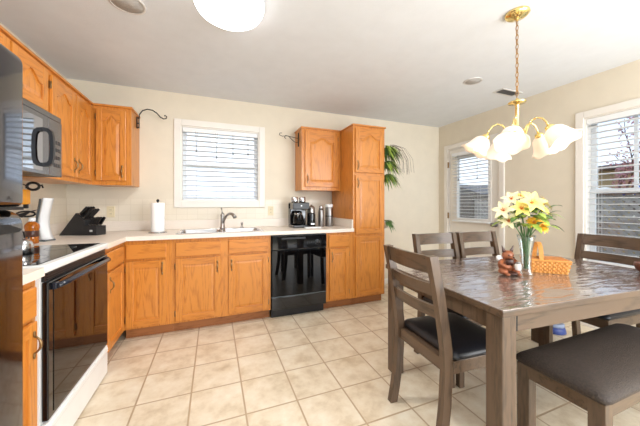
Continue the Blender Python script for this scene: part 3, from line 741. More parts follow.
def make_chair(loc, rotz, label, group):
    t = thing('dining_chair', label, 'chair', loc, rotz, group)
    for s in (-1, 1):
        b = B(); b.sweep([(s*0.196, 0.262, 0), (s*0.194, 0.245, 0.1), (s*0.192, 0.225, 0.24), (s*0.191, 0.215, 0.40), (s*0.190, 0.218, 0.50), (s*0.189, 0.235, 0.62), (s*0.188, 0.262, 0.78), (s*0.187, 0.298, 0.95)], 0.036, 0.046)
        b.obj('rear_leg', 'grey', t)
        B().box(s*0.19-0.02, s*0.19+0.02, -0.188, -0.150, 0, 0.386, bev=0.003).obj('front_leg', 'grey', t)
    b = B()
    b.box(-0.21, 0.21, -0.195, -0.170, 0.386, 0.447, bev=0.002).box(-0.17, 0.17, 0.195, 0.225, 0.386, 0.447, bev=0.002)
    b.box(-0.21, -0.183, -0.170, 0.19, 0.386, 0.447, bev=0.002).box(0.183, 0.21, -0.170, 0.19, 0.386, 0.447, bev=0.002)
    b.box(-0.183, 0.183, -0.170, 0.195, 0.436, 0.447)
    b.obj('seat_frame', 'greyx', t)
    # padded seat
    b = B(); rg = []
    def rrect(hx, y0, y1, z, r):
        p = []
        for cx, cy, a0 in ((hx-r, y1-r, 0), (-hx+r, y1-r, 90), (-hx+r, y0+r, 180), (hx-r, y0+r, 270)):
            for k in range(6): p.append(Vector((cx+r*math.cos(R(a0+18*k)), cy+r*math.sin(R(a0+18*k)), z)))
        return p
    for i, z, r in ((0.004, 0.4475, 0.03), (-0.004, 0.456, 0.035), (-0.003, 0.468, 0.035), (0.008, 0.480, 0.035), (0.03, 0.488, 0.035), (0.07, 0.492, 0.035), (0.14, 0.494, 0.03)):
        rg.append(rrect(0.213-i, -0.204+i, 0.188-i*0.9, z, r))
    b.rings(rg); b.obj('seat_cushion', 'seat', t)
    for z0, z1, yb in ((0.862, 0.948, 0.282), (0.752, 0.812, 0.2625), (0.642, 0.702, 0.244)):
        b = B(); rg = []
        for k in range(13):
            u = -1+2*k/12; x = 0.170*u; cy = yb+0.020*(1-u*u)-0.002; th = 0.009
            sl = (z1-z0)*0.18
            rg.append([Vector((x, cy-th, z0)), Vector((x, cy+th, z0)), Vector((x, cy+th+sl, z1)), Vector((x, cy-th+sl, z1))])
        b.rings(rg, smooth=False); b.obj('back_rail', 'greyx', t)
    return t
G = 'dining chairs round the table'
ch = make_chair((1.262, 1.170, 0), R(86.5), 'dark brown dining chair in the foreground at the table end nearest the kitchen', G)
dup(ch, (1.706, 1.485, 0), R(-4), 'brown dining chair on the far side of the table, nearer the pantry', G)
dup(ch, (2.140, 1.450, 0), R(-4), 'brown dining chair on the far side of the table, directly behind the flower vase', G)
dup(ch, (2.555, 1.150, 0), R(-93), 'brown dining chair at the table end below the tall window', G)
# bench
t = thing('dining_bench', 'brown wooden bench with dark woven padded seat, near side of the table', 'bench', (1.404, 0.570, 0))
BW, BD = 0.98, 0.352
b = B(); rg = []
def rrect2(x0, x1, y0, y1, z, r):
    p = []
    for cx, cy, a0 in ((x1-r, y1-r, 0), (x0+r, y1-r, 90), (x0+r, y0+r, 180), (x1-r, y0+r, 270)):
        for k in range(6): p.append(Vector((cx+r*math.cos(R(a0+18*k)), cy+r*math.sin(R(a0+18*k)), z)))
    return p
for i, z, r in ((0.006, 0.412, 0.03), (-0.003, 0.422, 0.035), (-0.002, 0.436, 0.035), (0.008, 0.449, 0.035), (0.03, 0.460, 0.035), (0.07, 0.468, 0.03), (0.13, 0.472, 0.02)):
    rg.append(rrect2(i, BW-i, i, BD-i, z, r))
b.rings(rg); b.obj('seat_cushion', 'fabric', t)
b = B()
b.box(0.014, BW-0.014, 0.014, 0.038, 0.350, 0.4115, bev=0.002).box(0.014, BW-0.014, BD-0.038, BD-0.014, 0.350, 0.4115, bev=0.002)
b.box(0.014, 0.038, 0.038, BD-0.038, 0.350, 0.4115, bev=0.002).box(BW-0.038, BW-0.014, 0.038, BD-0.038, 0.350, 0.4115, bev=0.002)
b.box(0.038, BW-0.038, 0.038, BD-0.038, 0.4, 0.411)
b.obj('seat_frame', 'greyx', t)
for x in (0.010, BW-0.066):
    for y in (0.010, BD-0.066): B().box(x, x+0.056, y, y+0.056, 0, 0.4112, bev=0.003).obj('leg', 'grey', t)

# ------------------------------------------------------------------ chandelier
CXY = (1.840, 1.185)
t = thing('chandelier', 'polished brass chandelier with five lit frosted bell shades', 'chandelier', (CXY[0], CXY[1], 0))
b = B(); b.lathe([(0.068, 2.4395), (0.070, 2.428), (0.060, 2.418), (0.052, 2.412), (0.030, 2.404), (0.010, 2.398), (0.006, 2.388)], n=32); b.obj('canopy', 'brass', t)
b = B(); z = 2.385; k = 0
while z > 1.90:
    pts = []
    for i in range(12):
        a = 2*PI*i/12; u, v = 0.0085*math.cos(a), 0.019*math.sin(a)
        pts.append((u, 0, z-0.012+v) if k % 2 == 0 else (0, u, z-0.012+v))
    b.tube(pts, 0.0021, n=6, closed=True); z -= 0.0305; k += 1
b.tube([(0.003, 0.004, 2.39), (-0.006, -0.003, 2.2), (0.006, 0.003, 2.05), (-0.002, 0, 1.88)], 0.0018, n=6)
b.obj('chain', 'chainm', t)
b = B(); b.lathe([(0.004, 1.888), (0.010, 1.878), (0.014, 1.870), (0.048, 1.862), (0.052, 1.856), (0.046, 1.850), (0.018, 1.846), (0.011, 1.836), (0.011, 1.70), (0.017, 1.69), (0.026, 1.675), (0.030, 1.655), (0.026, 1.635), (0.032, 1.62), (0.036, 1.605), (0.028, 1.588), (0.012, 1.575), (0.012, 1.565), (0.017, 1.555), (0.014, 1.543), (0.004, 1.536)], n=24); b.obj('column', 'brass', t)
import mathutils
yaw = R(-21.3)
for th in (62, 134, 206, 278, 350):
    az = R(th)
    Rz = Matrix.Rotation(az, 4, 'Z')
    b = B()
    b.tube([(0.026, 0, 1.605), (0.040, 0, 1.615), (0.050, 0, 1.645), (0.060, 0, 1.685), (0.080, 0, 1.718), (0.108, 0, 1.730), (0.137, 0, 1.718), (0.158, 0, 1.690), (0.168, 0, 1.660)], 0.0055, n=10)
    b.tube([(0.048, 0, 1.640), (0.043, 0, 1.665), (0.034, 0, 1.678), (0.025, 0, 1.668)], 0.0035, n=8)
    b.xf(Rz); ar = b.obj('arm', 'brass', t)
    tl = Matrix.Translation((0.168, 0, 1.660)) @ Matrix.Rotation(R(-36), 4, 'Y')
    b = B(); b.lathe([(0.008, 0.008), (0.022, 0.0), (0.026, -0.012), (0.024, -0.026), (0.020, -0.03)], n=16, mtx=tl); b.xf(Rz); b.obj('fitter', 'brass', ar)
    # flared bell with a scalloped rim
    rr_ = []; n = 40
    prof = [(0.022, -0.018), (0.034, -0.024), (0.050, -0.040), (0.058, -0.062), (0.063, -0.085), (0.071, -0.105), (0.082, -0.122), (0.092, -0.132)]
    for j, (r, z) in enumerate(prof):
        w = (j/7)**3; ring = []
        for i in range(n):
            q = 2*PI*i/n; rad = r*(1+0.04*w*math.cos(6*q)); zz = z-0.006*w*math.cos(6*q)
            ring.append(tl @ Vector((rad*math.cos(q), rad*math.sin(q), zz)))
        rr_.append(ring)
    inner = []
    for ring, (r, z) in zip(reversed(rr_), reversed(prof)):
        c = tl @ Vector((0, 0, z)); inner.append([c+(p-c)*(1-0.003/max(r, 0.02)) for p in ring])
    b = B(); b.rings(rr_+inner, cap=False); b.xf(Rz)
    b.obj('shade', 'shade', t)
    b = B(); b.sphere((0, 0, 0), 0.027, (1, 1, 1.25), n=14, m=10); b.xf(tl @ Matrix.Translation((0, 0, -0.085))); b.xf(Rz); b.obj('bulb', 'bulb', t)

# ceiling fixtures
t = thing('ceiling_light', 'large round white flush ceiling light, lit', 'ceiling light', (0.09, 1.76, 0))
B().lathe([(0.215, 2.4395), (0.215, 2.425), (0.208, 2.420)], n=48).obj('base_ring', 'whitep', t)
B().lathe([(0.206, 2.4195), (0.202, 2.400), (0.188, 2.378), (0.158, 2.358), (0.11, 2.347), (0.06, 2.342), (0.002, 2.341)], n=48).obj('diffuser', 'dome', t)
for (x, y, r, lb) in ((-0.50, 2.0, 0.10, 'round grey ceiling speaker above the stove side'), (2.44, 2.0, 0.085, 'round grey ceiling speaker near the chandelier')):
    tt = thing('ceiling_speaker', lb, 'ceiling speaker', (x, y, 2.4395))
    B().lathe([(r, 0.0), (r, -0.006), (r-0.012, -0.009), (r-0.014, -0.004)], n=36, cap=False).obj('rim', 'ventw', tt)
    B().lathe([(r-0.011, -0.001), (r-0.012, -0.006), (0.002, -0.007)], n=36).obj('grille', 'speaker', tt)
tt = thing('ceiling_vent', 'rectangular louvred ceiling vent behind the chandelier chain', 'vent', (3.04, 2.06, 2.4395), R(-0))
b = B(); b.box(-0.155, 0.155, -0.060, -0.045, -0.008, 0).box(-0.155, 0.155, 0.045, 0.060, -0.008, 0).box(-0.155, -0.14, -0.045, 0.045, -0.008, 0).box(0.14, 0.155, -0.045, 0.045, -0.008, 0); b.obj('frame', 'ventw', tt)
b = B()
for k in range(5): b.box(-0.14, 0.14, -0.046+k*0.02, -0.032+k*0.02, -0.006, -0.004, rot=Matrix.Rotation(R(35), 4, 'X'))
b.obj('louvres', 'vent', tt)
B().box(-0.14, 0.14, -0.045, 0.045, -0.0012, 0).obj('duct_backing', 'blackm', tt)

# ------------------------------------------------------------------ counter-top things
CZ = 0.9142
# knife block
KA = R(-21.3)
kt = thing('knife_block', 'slanted black knife block in the counter corner', 'knife block', (-1.100, 3.100, CZ), KA)
b = B()
b.prism([(-0.185, 0.0), (-0.035, 0.20), (0.045, 0.125), (0.045, 0.0)], 'y', -0.055, 0.055)
b.box(0.0455, 0.15, -0.055, 0.055, 0.0, 0.085, bev=0.002)
b.obj('block', 'knifeblock', kt)
B().box(0.09, 0.115, -0.0562, -0.0552, 0.033, 0.050).obj('logo_plate', 'label', kt)
ang = math.atan2(0.06, -0.065)
def knife(lx, ly, lz, L, i, tiltdeg=52):
    Mz = Matrix.Translation((-1.100, 3.100, CZ)) @ Matrix.Rotation(KA, 4, 'Z')
    p = Mz @ Vector((lx, ly, lz))
    pos = ['upper', 'middle', 'lower']
    o = bpy.data.objects.new('knife', None); C.objects.link(o)
    o.location = p; o.rotation_euler = (0, R(tiltdeg), KA)
    o.rotation_mode = 'XYZ'
    o.rotation_euler = (Matrix.Rotation(KA, 3, 'Z') @ Matrix.Rotation(R(90-tiltdeg), 3, 'Y')).to_euler()
    o['label'] = 'black handled knife standing in the slanted knife block'; o['category'] = 'knife'; o['group'] = 'knives in the block'
    b = B(); b.box(-0.011, 0.011, -0.008, 0.008, 0.012, L, bev=0.004); b.obj('handle', 'blackm', o)
    b = B(); b.box(-0.009, 0.009, -0.005, 0.005, 0.001, 0.0115, bev=0.001); b.obj('bolster', 'steelb', o)
i = 0
for r_, (lx, lz) in enumerate(((-0.014, 0.181), (0.018, 0.151))):
    for ly in (-0.038, -0.013, 0.013, 0.038):
        knife(lx, ly, lz, 0.10 if r_ == 0 else 0.115, i, 47); i += 1
for lx in (0.065, 0.092, 0.119):
    for ly in (-0.025, 0.025):
        knife(lx, ly, 0.0875, 0.085, i, 60); i += 1
# outlets
def outlet(x, z, lb, loc=None, double=True):
    tt = thing('wall_outlet', lb, 'outlet', (x, YB-0.0065, z))
    B().box(-0.035, 0.035, -0.005, 0, -0.057, 0.057, bev=0.002).obj('cover_plate', 'beige', tt)
    for k in (-0.02, 0.02):
        b = B(); b.box(-0.013, 0.013, -0.0065, -0.0045, k-0.012, k+0.012, bev=0.003); ro = b.obj('receptacle', 'beige', tt)
        b = B(); b.box(-0.006, -0.004, -0.0070, -0.0060, k-0.005, k+0.005).box(0.004, 0.006, -0.0070, -0.0060, k-0.005, k+0.005); b.obj('slots', 'rubber', ro)
outlet(-0.995, 1.115, 'beige wall outlet beside the knife block')
outlet(0.665, 1.11, 'beige wall outlet right of the sink window')
# paper towels
tt = thing('paper_towel_holder', 'upright paper towel stand on the counter left of the sink', 'paper towel holder', (-0.512, 3.06, CZ))
B().lathe([(0.080, 0), (0.080, 0.008), (0.07, 0.012), (0.01, 0.014)], n=32).obj('base', 'steel', tt)
B().lathe([(0.006, 0.012), (0.006, 0.30), (0.012, 0.306), (0.014, 0.318), (0.008, 0.328), (0.002, 0.33)], n=14).obj('rod', 'blackm', tt)
tag(B().lathe([(0.021, 0.0), (0.058, 0.0), (0.060, 0.004), (0.060, 0.275), (0.058, 0.279), (0.021, 0.279), (0.020, 0.004)], n=36, cap=False).obj('paper_towel_roll', 'paper'), 'white paper towel roll on its upright stand', 'paper towel roll').location = (-0.512, 3.06, CZ+0.0142)
# coffee maker
tt = thing('coffee_maker', 'black and steel drip coffee maker with glass carafe', 'coffee maker', (0.955, 3.15, CZ), R(0))
b = B(); b.box(-0.10, 0.10, -0.11, 0.12, 0, 0.035, bev=0.008).box(-0.10, 0.10, 0.03, 0.12, 0.035, 0.30, bev=0.008).box(-0.10, 0.10, -0.10, 0.12, 0.215, 0.30, bev=0.012); b.obj('body', 'black', tt)
B().box(-0.098, 0.098, -0.103, -0.100, 0.225, 0.292, bev=0.001).obj('control_panel', 'blackm', tt)
b = B(); b.lathe([(0.006, 0), (0.006, 0.003)], n=12); b.xf(Matrix.Translation((0, -0.103, 0.262)) @ Matrix.Rotation(R(90), 4, 'X')); b.obj('button', 'steel', tt)
for x in (-0.05, 0.045):
    B().lathe([(0.040, 0.301), (0.042, 0.315), (0.042, 0.358), (0.036, 0.366), (0.002, 0.368)], cx=x, cy=0.01, n=20).obj('lid', 'steel', tt)
cf = B().lathe([(0.045, 0.036), (0.062, 0.05), (0.066, 0.10), (0.055, 0.145), (0.042, 0.165), (0.046, 0.185), (0.03, 0.20), (0.002, 0.205)], cx=-0.02, cy=-0.045, n=24).obj('carafe', 'blackglass', tt)
B().lathe([(0.047, 0.158), (0.05, 0.165), (0.047, 0.172)], cx=-0.02, cy=-0.045, n=24, cap=False).obj('steel_band', 'steel', cf)
B().tube([(-0.02, -0.09, 0.18), (-0.02, -0.125, 0.175), (-0.02, -0.13, 0.11), (-0.02, -0.105, 0.08)], 0.008, n=8).obj('handle', 'blackm', cf)
tt = thing('coffee_grinder', 'black coffee grinder beside the coffee maker', 'coffee grinder', (1.12, 3.17, CZ))
B().lathe([(0.052, 0), (0.054, 0.01), (0.052, 0.16), (0.050, 0.17)], n=24).obj('base', 'black', tt)
B().lathe([(0.048, 0.1705), (0.050, 0.18), (0.044, 0.235), (0.030, 0.255), (0.012, 0.262), (0.010, 0.275), (0.002, 0.278)], n=24).obj('hopper', 'nickel', tt)
B().box(-0.025, 0.025, -0.056, -0.050, 0.03, 0.05, bev=0.002).obj('badge', 'steel', tt)
tt = thing('steel_thermos', 'slim brushed steel thermos between grinder and canister', 'thermos', (1.235, 3.13, CZ))
B().lathe([(0.032, 0), (0.034, 0.005), (0.034, 0.20), (0.028, 0.22)], n=24).obj('flask', 'steelb', tt)
B().lathe([(0.028, 0.2205), (0.028, 0.25), (0.022, 0.258), (0.002, 0.26)], n=24).obj('cap', 'steel', tt)
tt = thing('steel_canister', 'wide steel canister with white lid beside the pantry side', 'canister', (1.36, 3.17, CZ))
B().lathe([(0.048, 0), (0.050, 0.006), (0.050, 0.235), (0.048, 0.24)], n=28).obj('body', 'steelb', tt)
B().lathe([(0.047, 0.2405), (0.049, 0.247), (0.049, 0.272), (0.044, 0.279), (0.002, 0.28)], n=28).obj('lid', 'whitep', tt)
B().lathe([(0.0512, 0.125), (0.0512, 0.135)], n=28, cap=False).obj('band', 'blackm', tt)
tt = tag(B().box(0.98, 1.17, 2.965, 3.03, CZ, CZ+0.014, bev=0.004).obj('spoon_tray', 'whitep'), 'small white tray on the counter before the coffee maker', 'tray')
# soda maker
tt = thing('soda_maker', 'curved white and grey soda maker behind the stove', 'soda maker', (-1.205, 2.70, CZ), R(-20)); tt.scale = (0.8, 0.8, 1)
b = B(); rg = []
for i in range(15):
    u = i/14; z = 0.012+0.315*u
    x = -0.018*math.sin(u*PI*1.35)+0.010*u+0.004*(1-u); w = 0.018-0.006*math.sin(u*PI)+0.026*(1-u)**3
    rg.append([Vector((x-w*0.2, -0.05, z)), Vector((x+w, -0.045, z)), Vector((x+w+0.012, 0, z)), Vector((x+w, 0.045, z)), Vector((x-w*0.2, 0.05, z))])
b.rings(rg); b.obj('body', 'whitep', tt)
b = B(); rg = []
for i in range(15):
    u = i/14; z = 0.0125+0.308*u
    x = -0.018*math.sin(u*PI*1.35)+0.010*u+0.004*(1-u); w = 0.018-0.006*math.sin(u*PI)+0.026*(1-u)**3
    rg.append([Vector((x-w*0.2-0.036, -0.04, z)), Vector((x-w*0.2-0.001, -0.05, z)), Vector((x-w*0.2-0.001, 0.05, z)), Vector((x-w*0.2-0.036, 0.04, z))])
b.rings(rg); b.obj('back_shell', 'greyp', tt)
B().box(-0.045, 0.055, -0.055, 0.055, 0, 0.012, bev=0.005).obj('base', 'greyp', tt)
# syrup bottle
tt = thing('syrup_bottle', 'amber syrup bottle with white cap left of the soda maker', 'bottle', (-1.205, 2.545, CZ))
B().lathe([(0.030, 0), (0.036, 0.006), (0.036, 0.05), (0.034, 0.055), (0.036, 0.06), (0.037, 0.10), (0.040, 0.115), (0.038, 0.135), (0.026, 0.15), (0.014, 0.158)], n=24).obj('flask', 'amber', tt)
B().lathe([(0.0365, 0.05), (0.038, 0.052), (0.038, 0.092), (0.0365, 0.094)], n=24, cap=False).obj('sticker', 'furd', tt)
B().lathe([(0.017, 0.158), (0.019, 0.162), (0.019, 0.180), (0.015, 0.184), (0.002, 0.185)], n=18).obj('cap', 'whitep', tt)
# hanging gadgets under the microwave side, on a rail at the wall
tt = thing('utensil_rail', 'black wall rail with hooks holding gadgets above the syrup bottle', 'utensil rail', (-1.355, 2.62, 0))
b = B(); b.box(0, 0.018, -0.11, 0.03, 1.33, 1.36, bev=0.003)
for y in (-0.10, -0.04, 0.02): b.tube([(0.018, y, 1.345), (0.06, y, 1.34), (0.075, y, 1.325), (0.07, y, 1.31)], 0.004, n=6)
b.obj('rail', 'iron', tt)
o = tag(B().box(-0.036, 0.036, -0.035, 0.035, -0.105, 0, bev=0.010).obj('measuring_cup', 'orange'), 'orange plastic cup hanging above the syrup bottle', 'cup'); o.location = (-1.255, 2.53, 1.298)
b = B(); pts = [(0.034*math.cos(2*PI*i/16), 0, 0.026*math.sin(2*PI*i/16)) for i in range(16)]
b.tube(pts, 0.009, n=8, closed=True); b.tube([(0.03, 0, 0.0), (0.05, 0, 0.01), (0.055, 0, -0.012)], 0.006, n=8)
o = tag(b.obj('kitchen_shears', 'blackm'), 'black looped shears handle hanging beside the orange cup', 'shears'); o.location = (-1.225, 2.60, 1.325)
b = B(); b.box(-0.012, 0.012, -0.008, 0.008, 0, 0.03, bev=0.003); b.prism([(-0.06, -0.045), (0.075, -0.005), (0.02, -0.03), (-0.02, -0.065)], 'y', -0.006, 0.006)
o = tag(b.obj('bottle_opener', 'blackm'), 'black bladed opener hanging just under the orange cup', 'opener'); o.location = (-1.235, 2.54, 1.165)
b = B(); pts = [(0.050*math.cos(2*PI*i/18), 0, 0.018*math.sin(2*PI*i/18)) for i in range(18)]; b.tube(pts, 0.0065, n=8, closed=True)
o = tag(b.obj('tongs', 'blackm'), 'black looped tongs handle just above the syrup bottle cap', 'tongs'); o.location = (-1.24, 2.55, 1.125)
# kettle on the cooktop
tt = thing('tea_kettle', 'polished chrome kettle on the rear of the black cooktop', 'kettle', (-0.985, 1.985, 0.9262))
B().lathe([(0.070, 0), (0.078, 0.006), (0.080, 0.045), (0.070, 0.07), (0.045, 0.088), (0.002, 0.092)], n=32).obj('body', 'steel', tt)
B().lathe([(0.02, 0.091), (0.022, 0.097), (0.008, 0.10), (0.008, 0.108), (0.013, 0.116), (0.002, 0.122)], n=16).obj('lid', 'steel', tt)
B().tube([(0, 0.065, 0.05), (0, 0.09, 0.065), (0, 0.11, 0.09)], 0.012, n=10, rs=[0.016, 0.012, 0.009]).obj('spout', 'steel', tt)
B().tube([(0, 0.05, 0.08), (0, 0.035, 0.13), (0, 0, 0.145), (0, -0.035, 0.13), (0, -0.05, 0.08)], 0.006, n=8).obj('handle', 'blackm', tt)
tt.scale = (0.62, 0.62, 0.85)

# ------------------------------------------------------------------ iron brackets
tt = thing('plant_bracket', 'black iron curved plant bracket on the corner wall cabinet side', 'bracket', (-0.742, 3.30, 0))
b = B(); b.box(0.0, 0.008, -0.012, 0.012, 1.955, 2.075, bev=0.002)
for z in (1.965, 2.01, 2.065): b.tube([(0.004, 0, z), (0.03, 0, z)], 0.006, n=8)
b.tube([(0.024, 0, 1.96), (0.024, 0, 2.08)], 0.006, n=8); b.obj('mount', 'iron', tt)
b = B()
b.tube([(0.024, 0, 2.06), (0.030, 0, 2.105), (0.06, 0, 2.145), (0.11, 0, 2.165), (0.165, 0, 2.160), (0.21, 0, 2.135), (0.25, 0, 2.095), (0.285, 0, 2.080), (0.312, 0, 2.088), (0.318, 0, 2.108), (0.300, 0, 2.12), (0.289, 0, 2.112)], 0.006, n=8); b.obj('arm', 'iron', tt)
tt.location = (-0.7425, 3.30, 0.02); tt.scale = (0.86, 1, 1)
tt = thing('scroll_bracket', 'thin iron scroll bracket on the left side of the coffee corner wall cabinet', 'bracket', (0.979, 3.24, 0))
b = B(); b.box(-0.008, 0.0, -0.012, 0.012, 1.90, 2.07, bev=0.002); b.obj('mount', 'iron', tt)
b = B()
b.tube([(-0.004, 0, 2.00), (-0.06, 0, 2.01), (-0.12, 0, 2.02), (-0.17, 0, 2.012), (-0.195, 0, 2.025), (-0.19, 0, 2.05), (-0.17, 0, 2.05)], 0.004, n=7)
b.tube([(-0.004, 0, 1.945), (-0.045, 0, 1.955), (-0.075, 0, 1.985), (-0.105, 0, 2.02), (-0.135, 0, 2.025), (-0.145, 0, 2.0), (-0.13, 0, 1.985)], 0.004, n=7)
b.obj('scroll', 'iron', tt)
tt.scale = (1.25, 1, 1); tt.location = (0.986, 3.26, 0.012)

# ------------------------------------------------------------------ wall plant by the pantry
tt = thing('hanging_plant', 'trailing green plants in pots on the right side of the pantry', 'plant', (1.942, 2.885, 0))
B().box(0.0, 0.012, -0.02, 0.02, 0.95, 1.98, bev=0.003).obj('hanger', 'iron', tt)
rnd = random.Random(3)
for (z, n, ln, sp, mm) in ((1.90, 90, 0.25, 1.3, 'leaf'), (1.73, 60, 0.22, 1.2, 'leaf'), (1.56, 60, 0.20, 1.2, 'leaf'), (0.99, 40, 0.13, 0.8, 'leafd')):
    B().lathe([(0.032, z-0.09), (0.045, z-0.02), (0.048, z-0.01), (0.040, z-0.008), (0.002, z-0.02)], cx=0.062, cy=0, n=20).obj('pot', 'leafd' if z > 1.2 else 'pot', tt)
    for q in range(2):
        b = B()
        for k in range(n):
            a = rnd.uniform(-PI*0.62, PI*0.62); L_ = ln*rnd.uniform(0.45, 1.0); up = rnd.uniform(-0.2, 0.9)
            base = Vector((0.062+0.02*math.cos(a), 0.02*math.sin(a), z-0.01))
            d = Vector((math.cos(a)*sp, math.sin(a), up)).normalized(); w = rnd.uniform(0.006, 0.014)
            side = d.cross(Vector((0, 0, 1))).normalized()
            pts = []
            for s_ in range(6):
                u = s_/5; p = base+d*L_*u+Vector((0, 0, -0.9*L_*u*u))
                p.x = max(p.x, 0.016)
                ww = w*math.sin(PI*min(0.97, 0.12+u*0.88))
                pts.append((p-side*ww, p+side*ww))
            for (p0, p1), (p2, p3) in zip(pts[:-1], pts[1:]): b.quad([p0, p1, p3, p2])
        b.obj('foliage', mm if q == 0 else 'leafd', tt, fixn=False)
b = B()
for k in range(14):
    a = rnd.uniform(-1.2, 0.6); L_ = rnd.uniform(0.18, 0.34)
    b.tube([(0.062, 0, 1.85), (0.062+0.35*L_*math.cos(a), 0.35*L_*math.sin(a), 1.93), (0.062+0.75*L_*math.cos(a), 0.75*L_*math.sin(a), 1.88), (0.062+L_*math.cos(a), L_*math.sin(a), 1.75), (0.062+1.05*L_*math.cos(a), 1.05*L_*math.sin(a), 1.58)], 0.0013, n=4)
b.obj('tendrils', 'bark', tt)

# ------------------------------------------------------------------ table-top things
TZ = 0.7603
VX, VY = 1.800, 1.105
tt = tag(B().lathe([(0.036, 0.0), (0.040, 0.004), (0.036, 0.012), (0.028, 0.03), (0.026, 0.07), (0.031, 0.14), (0.042, 0.21), (0.050, 0.245), (0.047, 0.245), (0.039, 0.21), (0.028, 0.14), (0.0235, 0.07), (0.0235, 0.035), (0.004, 0.025)], n=28, cap=False).obj('flower_vase', 'clear'), 'tall flared clear glass vase on the dining table', 'vase')
tt.location = (VX, VY, TZ)
def petal_strip(b, c, d, up, L_, w, curl):
    side = d.cross(up).normalized(); pts = []
    for s_ in range(6):
        u = s_/5; p = c+d*L_*u+up*(curl*math.sin(u*PI*0.8)-0.25*L_*u*u)
        ww = w*math.sin(PI*min(0.96, 0.1+0.86*u))
        pts.append((p-side*ww, p, p+side*ww, up*0.15*ww))
    for (a0, m0, c0, k0), (a1, m1, c1, k1) in zip(pts[:-1], pts[1:]):
        b.quad([a0+k0, m0, m1, a1+k1]); b.quad([m0, c0+k0, c1+k1, m1])
rightv = Vector((math.cos(R(21.3)), -math.sin(R(21.3)), 0)); fwdv = Vector((math.sin(R(21.3)), math.cos(R(21.3)), 0))
def flower(kind, dr_, df_, z, size, lb, grp):
    o = thing(kind, lb, 'flower', (VX, VY, TZ), 0, grp)
    top = rightv*dr_+fwdv*df_+Vector((0, 0, z-TZ)); basep = Vector((-dr_*0.08, 0.0, 0.035))
    mid = Vector((dr_*0.12, 0, 0.22)) if abs(dr_) > 0.02 else Vector((0, 0, 0.2))
    mid = rightv*dr_*0.16+fwdv*df_*0.16+Vector((0, 0, 0.225))
    B().tube([basep, (basep+mid)/2, mid, (mid+top)/2+Vector((0, 0, 0.012)), top], 0.0028, n=6).obj('stem', 'stem', o)
    d0 = (rightv*dr_*1.2+fwdv*(df_*1.0-0.10)+Vector((0, 0, 0.10))).normalized()
    ax = d0.cross(Vector((0, 0, 1))).normalized(); ay = d0.cross(ax)
    b = B()
    if kind == 'lily':
        for k in range(6):
            a = 2*PI*k/6; dd = (ax*math.cos(a)+ay*math.sin(a)+d0*0.45).normalized()
            petal_strip(b, top, dd, (d0-dd*d0.dot(dd)).normalized(), size, size*0.24, size*0.12)
    else:
        for ring, (nn, tl_, s_) in enumerate(((13, 0.25, 1.0), (11, 0.7, 0.8), (8, 1.3, 0.55))):
            for k in range(nn):
                a = 2*PI*k/nn+ring*0.2; dd = (ax*math.cos(a)+ay*math.sin(a)+d0*tl_).normalized()
                petal_strip(b, top, dd, (d0-dd*d0.dot(dd)).normalized(), size*s_, size*0.2, size*0.08)
    b.obj('petals', {'c': 'petalw', 'y': 'petaly', 'g': 'petalo'}[o_col], o, fixn=False)
    b = B()
    for k in range(5):
        a = 2*PI*k/5; b.tube([top, top+(d0*0.8+ax*math.cos(a)*0.35+ay*math.sin(a)*0.35)*size*0.45], 0.0018, n=5)
    b.sphere(top, size*0.12, n=8, m=6); b.obj('stamens', 'stamen', o)
fl = [
 ('c', 'lily', -0.150, -0.02, 1.155, 0.068, 'cream lily drooping at the far left of the vase bouquet'),
 ('c', 'lily', -0.125, -0.03, 1.09, 0.062, 'cream lily hanging lowest at the left of the bouquet'),
 ('c', 'lily', -0.075, 0.02, 1.225, 0.060, 'cream lily at the upper left of the bouquet'),
 ('y', 'lily', -0.010, -0.05, 1.20, 0.085, 'large pale yellow lily at the top centre of the bouquet'),
 ('y', 'lily', -0.060, -0.04, 1.165, 0.066, 'pale yellow lily left of the bouquet centre'),
 ('y', 'lily', 0.045, 0.02, 1.225, 0.066, 'pale yellow lily at the upper right of the bouquet'),
 ('c', 'lily', 0.115, 0.01, 1.195, 0.065, 'cream lily at the far right of the bouquet'),
 ('y', 'lily', 0.075, -0.03, 1.155, 0.060, 'pale yellow lily right of the bouquet centre'),
 ('g', 'chrysanthemum', 0.035, -0.07, 1.065, 0.050, 'golden orange bloom low at the front right of the bouquet'),
 ('g', 'chrysanthemum', -0.012, -0.07, 1.085, 0.040, 'golden orange bloom beside the vase mouth'),
 ('y', 'lily', 0.0, 0.06, 1.235, 0.06, 'pale yellow lily at the back of the bouquet'),
]
for (col, kind, dr_, df_, z, s_, lb) in fl:
    o_col = col; flower(kind, dr_, df_, z, s_, lb, 'flowers in the glass vase')
# leaves bunch
o = thing('leaf_sprig', 'green leafy filler sprigs in the middle of the vase bouquet', 'foliage', (VX, VY, TZ))
b = B(); b2 = B()
for k in range(100):
    a = rnd.uniform(0, 2*PI); rr0 = rnd.uniform(0.02, 0.10); z = rnd.uniform(0.30, 0.41)
    c = rightv*(rr0*1.35*math.cos(a))+fwdv*rr0*math.sin(a)+Vector((0, 0, z))
    d = (rightv*math.cos(a)*1.1+fwdv*math.sin(a)+Vector((0, 0, rnd.uniform(-0.4, 0.6)))).normalized()
    petal_strip(b if k % 3 else b2, c, d, Vector((0, 0, 1)), rnd.uniform(0.055, 0.09), 0.019, 0.008)
b.obj('foliage', 'leaf', o, fixn=False); b2.obj('foliage', 'leafd', o, fixn=False)
b = B()
for k in range(7):
    a = 2*PI*k/7; b.tube([(0.012*math.cos(a), 0.012*math.sin(a), 0.035), (0.014*math.cos(a+1), 0.014*math.sin(a+1), 0.15), (0.03*math.cos(a+1.5), 0.03*math.sin(a+1.5), 0.30)], 0.0028, n=6)
b.obj('stems', 'stem', o)

